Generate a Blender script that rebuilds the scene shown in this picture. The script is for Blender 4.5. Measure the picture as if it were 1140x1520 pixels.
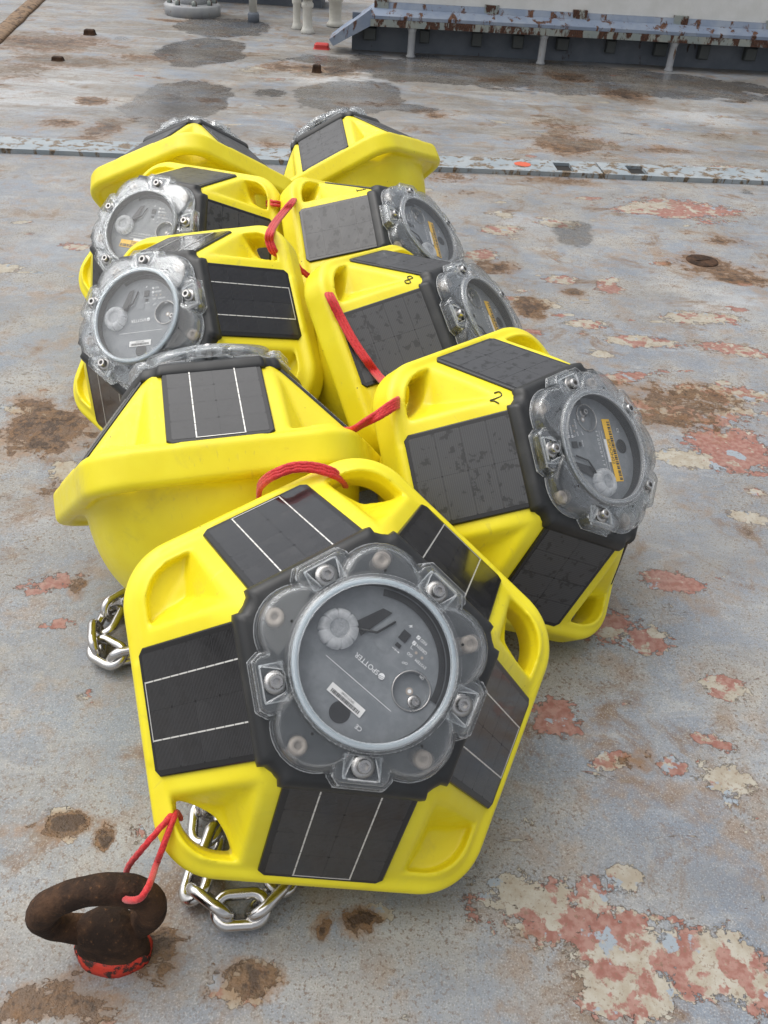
import bpy, bmesh, math, random
import numpy as np
from mathutils import Matrix, Vector

for _o in list(bpy.data.objects):
    bpy.data.objects.remove(_o)
SC = bpy.context.scene
COL = SC.collection
R = math.radians

# ------------------------------------------------------------------ camera
cam_data = bpy.data.cameras.new("camera")
cam = bpy.data.objects.new("camera", cam_data)
COL.objects.link(cam)
cam_data.sensor_fit = 'VERTICAL'
cam_data.sensor_height = 24.0
cam_data.lens = 24.0 * 1257.85 / 1520.0
cam_data.clip_start = 0.02
cam_data.clip_end = 200.0
_fw = Vector((0.0, 0.78706077, -0.61687546))
_rt = Vector((0.99795853, 0.03939695, 0.05026589))
_up = Vector((-0.06386532, 0.61561613, 0.78545401))
cam.matrix_world = Matrix(((_rt.x, _up.x, -_fw.x, 0.0), (_rt.y, _up.y, -_fw.y, 0.0),
                           (_rt.z, _up.z, -_fw.z, 0.75336), (0, 0, 0, 1)))
SC.camera = cam

# ------------------------------------------------------------------ sky and sun (bright overcast)
SUN_EL, SUN_AZ = 64.0, 295.0          # elevation, compass angle of the sun (clockwise from +y)
world = bpy.data.worlds.new("World")
SC.world = world
world.use_nodes = True
_nt = world.node_tree
_sky = _nt.nodes.new('ShaderNodeTexSky')
_sky.sky_type = 'NISHITA'
_sky.sun_disc = False
_sky.sun_elevation = R(SUN_EL)
_sky.sun_rotation = R(SUN_AZ)
_sky.air_density = 1.0
_sky.dust_density = 4.0
_hs = _nt.nodes.new('ShaderNodeHueSaturation')
_hs.inputs['Saturation'].default_value = 0.22
_bg = _nt.nodes['Background']
_bg.inputs['Strength'].default_value = 0.15
_nt.links.new(_sky.outputs[0], _hs.inputs['Color'])
_nt.links.new(_hs.outputs[0], _bg.inputs['Color'])
sun_data = bpy.data.lights.new("sun", 'SUN')
sun_data.energy = 1.4
sun_data.angle = R(90)
sun_data.color = (1.0, 0.965, 0.91)
sun = bpy.data.objects.new("sun", sun_data)
COL.objects.link(sun)
_sd = Vector((math.sin(R(SUN_AZ)) * math.cos(R(SUN_EL)), math.cos(R(SUN_AZ)) * math.cos(R(SUN_EL)), math.sin(R(SUN_EL))))
sun.rotation_euler = _sd.to_track_quat('Z', 'Y').to_euler()
sun.location = _sd * 10
SC.view_settings.view_transform = 'Standard'
SC.view_settings.look = 'None'
SC.view_settings.exposure = 0.24
SC.view_settings.gamma = 1.0
SC.view_settings.use_curve_mapping = False
SC.render.engine = 'CYCLES'
SC.cycles.use_denoising = True
SC.cycles.max_bounces = 14
SC.cycles.transmission_bounces = 12
SC.cycles.transparent_max_bounces = 16

# ------------------------------------------------------------------ node helpers
class NT:
    def __init__(self, name):
        self.m = bpy.data.materials.new(name)
        self.m.use_nodes = True
        self.t = self.m.node_tree
        self.bsdf = self.t.nodes['Principled BSDF']
        self.out = self.t.nodes['Material Output']
    def n(self, typ, **kw):
        nd = self.t.nodes.new(typ)
        for k, v in kw.items():
            setattr(nd, k, v)
        return nd
    def l(self, a, b):
        self.t.links.new(a, b)
    def set(self, sock, v):
        if isinstance(v, bpy.types.NodeSocket):
            self.l(v, sock)
        elif isinstance(v, (tuple, list)) and len(v) == 3 and sock.type == 'RGBA':
            sock.default_value = (*v, 1.0)
        else:
            sock.default_value = v
    def p(self, **kw):
        names = dict(color='Base Color', rough='Roughness', metal='Metallic', spec='Specular IOR Level', coat='Coat Weight',
                     coatr='Coat Roughness', trans='Transmission Weight', ior='IOR', normal='Normal', sss='Subsurface Weight', sheen='Sheen Weight')
        for k, v in kw.items():
            self.set(self.bsdf.inputs[names[k]], v)
        return self.m
    def coord(self, kind='Object'):
        return self.n('ShaderNodeTexCoord').outputs[kind]
    def mapping(self, vec, scale=(1, 1, 1), loc=(0, 0, 0), rot=(0, 0, 0)):
        m = self.n('ShaderNodeMapping')
        m.inputs['Scale'].default_value = scale
        m.inputs['Location'].default_value = loc
        m.inputs['Rotation'].default_value = rot
        self.l(vec, m.inputs['Vector'])
        return m.outputs[0]
    def noise(self, vec, scale, detail=4.0, rough=0.55, dist=0.0):
        m = self.n('ShaderNodeTexNoise')
        m.inputs['Scale'].default_value = scale
        m.inputs['Detail'].default_value = detail
        m.inputs['Roughness'].default_value = rough
        m.inputs['Distortion'].default_value = dist
        self.l(vec, m.inputs['Vector'])
        return m.outputs['Fac']
    def mth(self, op, a, b=None, c=None, clamp=False):
        m = self.n('ShaderNodeMath', operation=op)
        m.use_clamp = clamp
        self.set(m.inputs[0], a)
        if b is not None: self.set(m.inputs[1], b)
        if c is not None: self.set(m.inputs[2], c)
        return m.outputs[0]
    def ramp(self, v, lo, hi, a=0.0, b=1.0):
        m = self.n('ShaderNodeMapRange')
        m.interpolation_type = 'SMOOTHSTEP'
        self.set(m.inputs['Value'], v)
        m.inputs['From Min'].default_value = lo
        m.inputs['From Max'].default_value = hi
        m.inputs['To Min'].default_value = a
        m.inputs['To Max'].default_value = b
        return m.outputs['Result']
    def mix(self, f, a, b, blend='MIX'):
        m = self.n('ShaderNodeMix', data_type='RGBA', blend_type=blend)
        self.set(m.inputs[0], f)
        self.set(m.inputs[6], a)
        self.set(m.inputs[7], b)
        return m.outputs[2]
    def bump(self, h, strength=0.3, dist=0.001, normal=None):
        m = self.n('ShaderNodeBump')
        m.inputs['Strength'].default_value = strength
        m.inputs['Distance'].default_value = dist
        self.l(h, m.inputs['Height'])
        if normal is not None: self.l(normal, m.inputs['Normal'])
        return m.outputs['Normal']
    def attr(self, name):
        return self.n('ShaderNodeAttribute', attribute_name=name).outputs['Fac']

def simple(name, color, rough=0.5, metal=0.0, **kw):
    return NT(name).p(color=color, rough=rough, metal=metal, **kw)

MAT = {}
def build_materials():
    # moulded yellow plastic with faint mottling, scuffs and specks
    t = NT('yellow_plastic'); c = t.coord()
    n1 = t.noise(c, 14, 3); n2 = t.noise(c, 420, 2); n3 = t.noise(c, 90, 5, 0.7)
    col = t.mix(t.ramp(n1, .35, .7), (0.83, 0.70, 0.018), (0.88, 0.77, 0.028))
    col = t.mix(t.ramp(n3, .62, .80, 0, .35), col, (0.60, 0.45, 0.03))
    v = t.n('ShaderNodeTexVoronoi'); v.inputs['Scale'].default_value = 55; t.l(c, v.inputs['Vector'])
    sp = t.mth('MULTIPLY', t.ramp(v.outputs['Distance'], .045, .075, 1, 0), t.ramp(t.noise(c, 21, 2), .52, .6))
    col = t.mix(t.mth('MULTIPLY', sp, .75), col, (0.12, 0.08, 0.02))
    sc = t.mth('MULTIPLY', t.ramp(t.noise(t.mapping(c, (1, 9, 3), (0, 0, 0), (.4, .7, .9)), 26, 3, .5), .63, .68), t.ramp(t.noise(c, 9, 2), .48, .62))
    col = t.mix(t.mth('MULTIPLY', sc, .25), col, (0.50, 0.42, 0.10))
    gm = t.mth('MULTIPLY', t.ramp(t.noise(c, 18, 6, .7, .5), .55, .72), .22)
    col = t.mix(gm, col, (0.42, 0.35, 0.09))
    t.p(color=col, rough=t.ramp(n3, .3, .8, .30, .5), spec=0.42, normal=t.bump(n2, .10, .0004), sss=0.0)
    MAT['yellow'] = t.m
    # panels
    MAT['frame'] = simple('panel_resin_black', (0.012, 0.012, 0.013), .22, spec=.5)
    def cell(name, base, line, rough, coat, spots, pitch):
        t = NT(name); c = t.coord()
        w = t.n('ShaderNodeTexWave', wave_type='BANDS', bands_direction='Y')
        w.inputs['Scale'].default_value = 1 / pitch * 0.314 * 1.0
        w.inputs['Distortion'].default_value = 0
        t.l(c, w.inputs['Vector'])
        f = t.ramp(w.outputs['Fac'], .72, .95)
        col = t.mix(f, base, line)
        g = t.coord('Generated')
        oi = t.n('ShaderNodeObjectInfo')
        ad = t.n('ShaderNodeVectorMath', operation='ADD'); t.l(c, ad.inputs[0]); t.l(oi.outputs['Location'], ad.inputs[1])
        n = t.noise(ad.outputs[0], 95, 3, .6)
        m = t.ramp(n, .57, .62)
        dust = t.noise(ad.outputs[0], 26, 4, .6)
        col = t.mix(t.mth('MULTIPLY', m, spots), col, tuple(x * .35 for x in base))
        col = t.mix(t.ramp(dust, .45, .75, 0, .06), col, (0.13, 0.13, 0.135))
        r = t.mth('ADD', rough, t.ramp(dust, .4, .75, 0, .12))
        t.p(color=col, rough=r, coat=coat, coatr=.04, spec=.5)
        return t.m
    MAT['cell_new'] = cell('solar_cell_glossy', (0.006, 0.006, 0.007), (0.042, 0.042, 0.046), .13, .4, .3, .0016)
    MAT['cell_old'] = cell('solar_cell_matte', (0.040, 0.041, 0.045), (0.062, 0.064, 0.070), .40, .10, .9, .0022)
    MAT['silver'] = simple('silver_ribbon', (0.80, 0.79, 0.75), .35, .6)
    t = NT('bezel_black'); c = t.coord(); n = t.noise(c, 300, 2)
    MAT['bezel'] = t.p(color=t.mix(t.ramp(t.noise(c, 30, 4), .45, .75), (0.017, 0.018, 0.019), (0.030, 0.031, 0.032)), rough=.42, normal=t.bump(n, .15, .0003))
    # clear polycarbonate walls: see-through with Fresnel gloss, some refraction and edge highlights painted as white haze
    def clear(name, haze, refr=0.0, tint=(0.97, 0.98, 0.985), ior=1.49, rough=.02, edge=0.0):
        t = NT(name)
        tr = t.n('ShaderNodeBsdfTransparent'); tr.inputs['Color'].default_value = (*tint, 1)
        gl = t.n('ShaderNodeBsdfGlossy'); gl.inputs['Roughness'].default_value = rough
        lw = t.n('ShaderNodeLayerWeight'); lw.inputs['Blend'].default_value = .5      # facing term, same for both sides of the wall
        fr = t.mth('MULTIPLY_ADD', t.mth('POWER', lw.outputs['Facing'], 5.0), .90, .04)
        thin = t.n('ShaderNodeMixShader'); t.l(fr, thin.inputs[0]); t.l(tr.outputs[0], thin.inputs[1]); t.l(gl.outputs[0], thin.inputs[2])
        cur = thin.outputs[0]
        if refr:
            g = t.n('ShaderNodeBsdfGlass'); g.inputs['IOR'].default_value = ior; g.inputs['Roughness'].default_value = rough; g.inputs['Color'].default_value = (*tint, 1)
            m = t.n('ShaderNodeMixShader'); m.inputs[0].default_value = refr; t.l(cur, m.inputs[1]); t.l(g.outputs[0], m.inputs[2]); cur = m.outputs[0]
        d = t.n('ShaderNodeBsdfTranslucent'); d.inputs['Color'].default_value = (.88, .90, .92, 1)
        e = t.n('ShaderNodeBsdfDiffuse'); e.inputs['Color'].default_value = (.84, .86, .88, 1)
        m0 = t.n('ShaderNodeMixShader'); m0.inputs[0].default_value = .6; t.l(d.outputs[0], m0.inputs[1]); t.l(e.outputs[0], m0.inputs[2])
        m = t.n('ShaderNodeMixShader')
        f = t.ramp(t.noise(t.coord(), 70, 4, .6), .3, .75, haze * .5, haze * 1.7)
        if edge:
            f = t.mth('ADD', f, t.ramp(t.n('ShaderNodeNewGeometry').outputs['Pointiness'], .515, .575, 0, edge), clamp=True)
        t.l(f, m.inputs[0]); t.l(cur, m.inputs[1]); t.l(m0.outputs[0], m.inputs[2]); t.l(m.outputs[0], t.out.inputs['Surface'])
        return t.m
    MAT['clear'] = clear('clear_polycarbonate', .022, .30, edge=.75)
    MAT['window'] = clear('clear_window', .010, 0.0, (.99, .99, .99), rough=0.0)
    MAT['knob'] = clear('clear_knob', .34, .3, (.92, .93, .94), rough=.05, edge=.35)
    MAT['gasket_new'] = simple('gasket_pale', (0.50, 0.56, 0.60), .4)
    MAT['gasket_old'] = simple('gasket_grey', (0.17, 0.18, 0.19), .4)
    t = NT('faceplate_grey'); c = t.coord()
    col = t.mix(t.ramp(t.noise(c, 60, 5, .65), .35, .75), (0.165, 0.182, 0.198), (0.235, 0.252, 0.268))
    MAT['plate'] = t.p(color=col, rough=.38)
    MAT['plate_dark'] = simple('faceplate_dark', (0.02, 0.021, 0.023), .3)
    MAT['print'] = simple('print_white', (0.88, 0.89, 0.90), .6)
    MAT['ink'] = simple('print_black', (0.015, 0.015, 0.015), .6)
    MAT['marker'] = simple('marker_ink', (0.035, 0.032, 0.012), .5)
    MAT['label'] = simple('label_white', (0.80, 0.80, 0.79), .5)
    MAT['orange'] = simple('label_orange', (0.93, 0.54, 0.010), .45)
    MAT['boss'] = simple('boss_beige', (0.42, 0.36, 0.31), .5)
    t = NT('stainless'); c = t.coord(); n = t.noise(c, 60, 4)
    MAT['steel'] = t.p(color=(.48, .47, .46), metal=1.0, rough=t.ramp(n, .3, .7, .22, .38))
    t = NT('stainless_chain'); c = t.coord(); n = t.noise(c, 120, 4)
    MAT['chain'] = t.p(color=(.60, .585, .57), metal=1.0, rough=t.ramp(n, .3, .7, .13, .28), normal=t.bump(t.noise(c, 90, 3), .12, .001))
    t = NT('red_rope'); c = t.coord(); n = t.noise(c, 700, 2)
    MAT['rope'] = t.p(color=t.mix(t.ramp(n, .35, .65), (0.46, 0.010, 0.014), (0.66, 0.024, 0.026)), rough=.62, sheen=.2, normal=t.bump(n, .4, .0006))
    # thick scaly rust
    t = NT('heavy_rust'); c = t.coord()
    n1 = t.noise(c, 26, 6, .65); n2 = t.noise(c, 210, 4, .7)
    col = t.mix(t.ramp(n1, .38, .66), (0.030, 0.019, 0.014), (0.085, 0.046, 0.027))
    col = t.mix(t.ramp(n2, .60, .74), col, (0.17, 0.085, 0.040))
    h = t.mth('ADD', n1, t.mth('MULTIPLY', n2, .35))
    MAT['rust'] = t.p(color=col, rough=.85, spec=.2, normal=t.bump(h, .7, .004))
    t = NT('orange_red_paint'); c = t.coord()
    n1 = t.noise(c, 70, 5, .7)
    col = t.mix(t.ramp(n1, .50, .58), (0.62, 0.045, 0.022), (0.045, 0.022, 0.016))
    MAT['redpaint'] = t.p(color=col, rough=.6, normal=t.bump(n1, .5, .002))
    # weathered paints of the far structure
    def worn(name, c1, c2, rustc=(0.13, 0.05, 0.02), amount=.60, sc=9, rough=.55):
        t = NT(name); c = t.coord()
        n1 = t.noise(c, sc, 5, .6); n2 = t.noise(t.mapping(c, (1, 1, .35)), sc * 2.2, 6, .65, .4); n3 = t.noise(c, sc * 14, 3)
        col = t.mix(t.ramp(n1, .35, .7), c1, c2)
        f = t.ramp(n2, amount, amount + .07)
        col = t.mix(f, col, t.mix(t.ramp(n3, .4, .6), rustc, tuple(x * .4 for x in rustc)))
        t.p(color=col, rough=rough, normal=t.bump(t.mth('ADD', n3, f), .25, .002))
        return t.m
    MAT['blue'] = worn('ledge_blue_paint', (0.20, 0.25, 0.34), (0.29, 0.33, 0.39), amount=.54)
    MAT['lip'] = worn('ledge_lip_rust', (0.26, 0.30, 0.29), (0.33, 0.34, 0.30), (0.10, 0.038, 0.018), .47, 14)
    MAT['recess'] = worn('recess_grey_paint', (0.115, 0.135, 0.165), (0.16, 0.18, 0.21), (0.05, 0.025, 0.015), .62)
    MAT['white'] = worn('white_paint', (0.66, 0.66, 0.63), (0.74, 0.74, 0.72), (0.30, 0.18, 0.08), .74)
    MAT['pipe'] = worn('pipe_cream_paint', (0.62, 0.61, 0.55), (0.70, 0.69, 0.64), (0.22, 0.14, 0.06), .66, 20)
    MAT['flange'] = worn('flange_grey_paint', (0.30, 0.31, 0.33), (0.38, 0.39, 0.39), (0.22, 0.11, 0.05), .60, 14)
    MAT['bar'] = worn('bar_pale_blue_paint', (0.26, 0.305, 0.335), (0.34, 0.37, 0.385), (0.22, 0.16, 0.10), .50, 12)
    MAT['rustlight'] = worn('rust_stained_weld', (0.24, 0.15, 0.08), (0.20, 0.13, 0.075), (0.07, 0.035, 0.018), .52, 16, .8)
    MAT['pit'] = simple('dark_cavity', (0.012, 0.011, 0.010), .8)
    MAT['coral'] = simple('coral_paint', (0.60, 0.11, 0.05), .6)
    MAT['redbox'] = simple('red_cap_paint', (0.50, 0.035, 0.03), .5)
    MAT['darkblock'] = simple('dark_bracket_paint', (0.09, 0.10, 0.10), .6)
build_materials()

# ------------------------------------------------------------------ mesh helpers
def mesh_np(name, V, F, mats=(), smooth=True):
    """V (n,3), F (m,k) arrays of equal polygon size"""
    V = np.asarray(V, dtype=np.float32); F = np.asarray(F, dtype=np.int32)
    me = bpy.data.meshes.new(name)
    me.vertices.add(len(V)); me.vertices.foreach_set('co', V.ravel())
    k = F.shape[1]
    me.loops.add(F.size); me.loops.foreach_set('vertex_index', F.ravel())
    me.polygons.add(len(F))
    me.polygons.foreach_set('loop_start', np.arange(0, F.size, k, dtype=np.int32))
    me.polygons.foreach_set('loop_total', np.full(len(F), k, dtype=np.int32))
    if smooth: me.polygons.foreach_set('use_smooth', np.ones(len(F), dtype=bool))
    me.update(calc_edges=True)
    for m in mats: me.materials.append(m)
    return me

class MB:
    """collects polygons for one mesh"""
    def __init__(self): self.v = []; self.f = []; self.mi = []; self.s = []
    def add(self, vs, fs, mi=0, smooth=False):
        b = len(self.v); self.v += [tuple(v) for v in vs]
        for f in fs:
            self.f.append([b + i for i in f]); self.mi.append(mi); self.s.append(smooth)
        return self
    def box(self, lo, hi, mi=0, M=None):
        x0, y0, z0 = lo; x1, y1, z1 = hi
        vs = [(x0, y0, z0), (x1, y0, z0), (x1, y1, z0), (x0, y1, z0), (x0, y0, z1), (x1, y0, z1), (x1, y1, z1), (x0, y1, z1)]
        if M is not None: vs = [tuple(M @ Vector(v)) for v in vs]
        return self.add(vs, [(3, 2, 1, 0), (4, 5, 6, 7), (0, 1, 5, 4), (1, 2, 6, 5), (2, 3, 7, 6), (3, 0, 4, 7)], mi)
    def quad(self, x0, y0, x1, y1, z, mi=0):
        return self.add([(x0, y0, z), (x1, y0, z), (x1, y1, z), (x0, y1, z)], [(0, 1, 2, 3)], mi)
    def loft(self, rings, mi=0, cap0=True, cap1=True, smooth=True, closed=True):
        n = len(rings[0]); vs = [p for r in rings for p in r]; fs = []
        for i in range(len(rings) - 1):
            for j in range(n if closed else n - 1):
                a = i * n + j; b = i * n + (j + 1) % n
                fs.append((a, b, b + n, a + n))
        b = len(self.v); self.add(vs, fs, mi, smooth)
        caps = ([tuple(b + j for j in range(n))[::-1]] if cap0 else []) + ([tuple(b + (len(rings) - 1) * n + j for j in range(n))] if cap1 else [])
        for f in caps: self.f.append(list(f)); self.mi.append(mi); self.s.append(False)
        return self
    def lathe(self, prof, n=32, mi=0, c=(0, 0), smooth=True, cap0=True, cap1=True):
        rings = [[(c[0] + r * math.cos(2 * math.pi * j / n), c[1] + r * math.sin(2 * math.pi * j / n), z) for j in range(n)] for r, z in prof]
        return self.loft(rings, mi, cap0, cap1, smooth)
    def disc(self, r, z, n=32, mi=0, c=(0, 0)):
        return self.add([(c[0] + r * math.cos(2 * math.pi * j / n), c[1] + r * math.sin(2 * math.pi * j / n), z) for j in range(n)], [tuple(range(n))], mi)
    def tube(self, pts, rad, n=10, mi=0, closed=False, braid=0.0, pitch=0.02, strands=6, caps=True):
        P = [Vector(p) for p in pts]; m = len(P); rings = []
        T = []
        for i in range(m):
            a = P[(i - 1) % m] if (closed or i > 0) else P[i]; b = P[(i + 1) % m] if (closed or i < m - 1) else P[i]
            T.append((b - a).normalized())
        N = T[0].orthogonal().normalized(); s = 0.0
        for i in range(m):
            N = (N - T[i] * N.dot(T[i])).normalized(); B = T[i].cross(N)
            r = rad[i] if isinstance(rad, (list, tuple)) else rad
            if i: s += (P[i] - P[i - 1]).length
            ring = []
            for j in range(n):
                th = 2 * math.pi * j / n
                rr = r
                if braid:
                    u = strands * th / 2 + 2 * math.pi * s / pitch; w = strands * th / 2 - 2 * math.pi * s / pitch
                    rr = r * (1 + braid * max(math.sin(u), math.sin(w)))
                ring.append(tuple(P[i] + N * (rr * math.cos(th)) + B * (rr * math.sin(th))))
            rings.append(ring)
        if closed:
            # match the frame at the seam with the nearest rotation
            best = min(range(n), key=lambda k: (Vector(rings[0][k]) - Vector(rings[-1][0])).length)
            rings.append(rings[0][best:] + rings[0][:best])
        return self.loft(rings, mi, caps and not closed, caps and not closed, True)
    def mesh(self, name, mats):
        me = bpy.data.meshes.new(name)
        me.from_pydata(self.v, [], self.f)
        me.polygons.foreach_set('material_index', self.mi)
        me.polygons.foreach_set('use_smooth', self.s)
        me.update()
        for m in (mats if isinstance(mats, (list, tuple)) else [mats]): me.materials.append(m)
        return me

def obj(name, me, parent=None, M=None):
    o = bpy.data.objects.new(name, me); COL.objects.link(o)
    if parent is not None: o.parent = parent
    if M is not None: o.matrix_local = M
    return o
def tag(o, label, cat=None, group=None, kind=None):
    if label: o['label'] = label
    if cat: o['category'] = cat
    if group: o['group'] = group
    if kind: o['kind'] = kind
    return o
def empty(name, M=None):
    o = bpy.data.objects.new(name, None); COL.objects.link(o); o.empty_display_size = .05
    if M is not None: o.matrix_world = M
    return o
def catmull(pts, sub=8, closed=False):
    P = [Vector(p) for p in pts]; n = len(P); out = []
    rng = range(n) if closed else range(n - 1)
    for i in rng:
        p0 = P[(i - 1) % n] if closed or i > 0 else P[i] * 2 - P[i + 1]
        p1 = P[i]; p2 = P[(i + 1) % n]
        p3 = P[(i + 2) % n] if closed or i < n - 2 else P[n - 1] * 2 - P[n - 2]
        for k in range(sub):
            t = k / sub
            out.append(.5 * ((2 * p1) + (p2 - p0) * t + (2 * p0 - 5 * p1 + 4 * p2 - p3) * t * t + (3 * p1 - p0 - 3 * p2 + p3) * t ** 3))
    if not closed: out.append(P[-1])
    return out
_fontcache = {}
def text_polys(body, size, x=0., y=0., align='LEFT', rot=0.):
    """flat lettering as (verts, faces) in the xy plane"""
    cu = bpy.data.curves.new('lettering', 'FONT'); cu.body = body; cu.size = size; cu.align_x = align; cu.resolution_u = 3
    o = bpy.data.objects.new('lettering', cu); COL.objects.link(o)
    bpy.context.view_layer.update()
    me = bpy.data.meshes.new_from_object(o.evaluated_get(bpy.context.evaluated_depsgraph_get()))
    c, s = math.cos(rot), math.sin(rot)
    vs = [(x + c * v.co.x - s * v.co.y, y + s * v.co.x + c * v.co.y, 0.) for v in me.vertices]
    fs = [tuple(p.vertices) for p in me.polygons]
    bpy.data.objects.remove(o); bpy.data.curves.remove(cu); bpy.data.meshes.remove(me)
    return vs, fs
def add_text(mb, z, *a, mi=0, **k):
    vs, fs = text_polys(*a, **k)
    mb.add([(v[0], v[1], z) for v in vs], fs, mi)

# ------------------------------------------------------------------ signed distance modelling
def smax(a, b, k):
    h = np.maximum(k - np.abs(a - b), 0) / k
    return np.maximum(a, b) + h * h * k * .25
def smin(a, b, k):
    return -smax(-a, -b, k)
def surface_nets(V, org, step):
    """naive surface nets: V sampled on a grid, negative inside"""
    S = V < 0
    c = S[:-1, :-1, :-1].astype(np.int8)
    cnt = np.zeros(c.shape, np.int8)
    for dx in (0, 1):
        for dy in (0, 1):
            for dz in (0, 1):
                cnt += S[dx:S.shape[0] - 1 + dx, dy:S.shape[1] - 1 + dy, dz:S.shape[2] - 1 + dz]
    act = (cnt > 0) & (cnt < 8)
    idx = np.argwhere(act)
    ids = -np.ones(act.shape, np.int64); ids[act] = np.arange(len(idx))
    corner = {}
    for dx in (0, 1):
        for dy in (0, 1):
            for dz in (0, 1):
                corner[dx, dy, dz] = V[idx[:, 0] + dx, idx[:, 1] + dy, idx[:, 2] + dz]
    acc = np.zeros((len(idx), 3)); num = np.zeros(len(idx))
    for ax in range(3):
        for a in (0, 1):
            for b in (0, 1):
                k0 = [0, 0, 0]; o1, o2 = [i for i in range(3) if i != ax]; k0[o1] = a; k0[o2] = b
                k1 = list(k0); k1[ax] = 1
                v0 = corner[tuple(k0)]; v1 = corner[tuple(k1)]
                m = (v0 < 0) != (v1 < 0)
                t = np.where(m, v0 / np.where(m, v0 - v1, 1), 0)
                p = np.tile(np.array(k0, float), (len(idx), 1)); p[:, ax] = t
                acc += np.where(m[:, None], p, 0); num += m
    P = (idx + acc / num[:, None]) * step + np.array(org)
    quads = []
    for ax in range(3):
        o1, o2 = [(1, 2), (2, 0), (0, 1)][ax]
        sl0 = [slice(None)] * 3; sl1 = [slice(None)] * 3
        sl0[ax] = slice(0, -1); sl1[ax] = slice(1, None)
        A, B = S[tuple(sl0)], S[tuple(sl1)]
        e = np.argwhere(A != B)
        ok = (e[:, o1] > 0) & (e[:, o2] > 0) & (e[:, o1] < V.shape[o1] - 1) & (e[:, o2] < V.shape[o2] - 1)
        e = e[ok]
        def cid(d1, d2):
            q = e.copy(); q[:, o1] += d1; q[:, o2] += d2
            return ids[q[:, 0], q[:, 1], q[:, 2]]
        q = np.stack([cid(-1, -1), cid(0, -1), cid(0, 0), cid(-1, 0)], 1)
        flip = ~A[e[:, 0], e[:, 1], e[:, 2]]
        q[flip] = q[flip][:, ::-1]
        quads.append(q)
    return P, np.concatenate(quads)
def relax(P, Q, it=1, lam=.5):
    e = np.concatenate([Q[:, [0, 1]], Q[:, [1, 2]], Q[:, [2, 3]], Q[:, [3, 0]]])
    for _ in range(it):
        s = np.zeros_like(P); n = np.zeros(len(P))
        for d in range(3):
            s[:, d] = np.bincount(e[:, 0], P[e[:, 1], d], len(P)) + np.bincount(e[:, 1], P[e[:, 0], d], len(P))
        n = np.bincount(e[:, 0], minlength=len(P)) + np.bincount(e[:, 1], minlength=len(P))
        P = P + lam * (s / n[:, None] - P)
    return P
def grid(lo, hi, step):
    ax = [np.arange(a, b + step, step, dtype=np.float32) for a, b in zip(lo, hi)]
    return np.meshgrid(*ax, indexing='ij', sparse=True)

# buoy dimensions (metres), from the photograph
PO, HW, PI_, ZI = .1676, .0529, .0907, .0922      # panel outer apothem, half width, inner apothem, inner height
RA, RC = .1762, .060                               # rim apothem and corner radius
SL = math.hypot(PO - PI_, ZI); NR, NZ = ZI / SL, (PO - PI_) / SL
RB, ZB, ZL = .0752, .1255, .1284                   # bolt circle, bolt top, lid top
OPEN = [True, True, False, True, False]            # which corners are open hand grips

def pent(X, Y, a, rc):
    ang = np.arctan2(Y, X); sec = 2 * np.pi / 5
    loc = np.abs(ang - np.round(ang / sec) * sec); r = np.hypot(X, Y)
    px, py = r * np.cos(loc), r * np.sin(loc)
    ap = a - rc; hs = ap * math.tan(math.pi / 5)
    return np.where((px > ap) & (py > hs), np.hypot(px - ap, py - hs), px - ap) - rc

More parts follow.
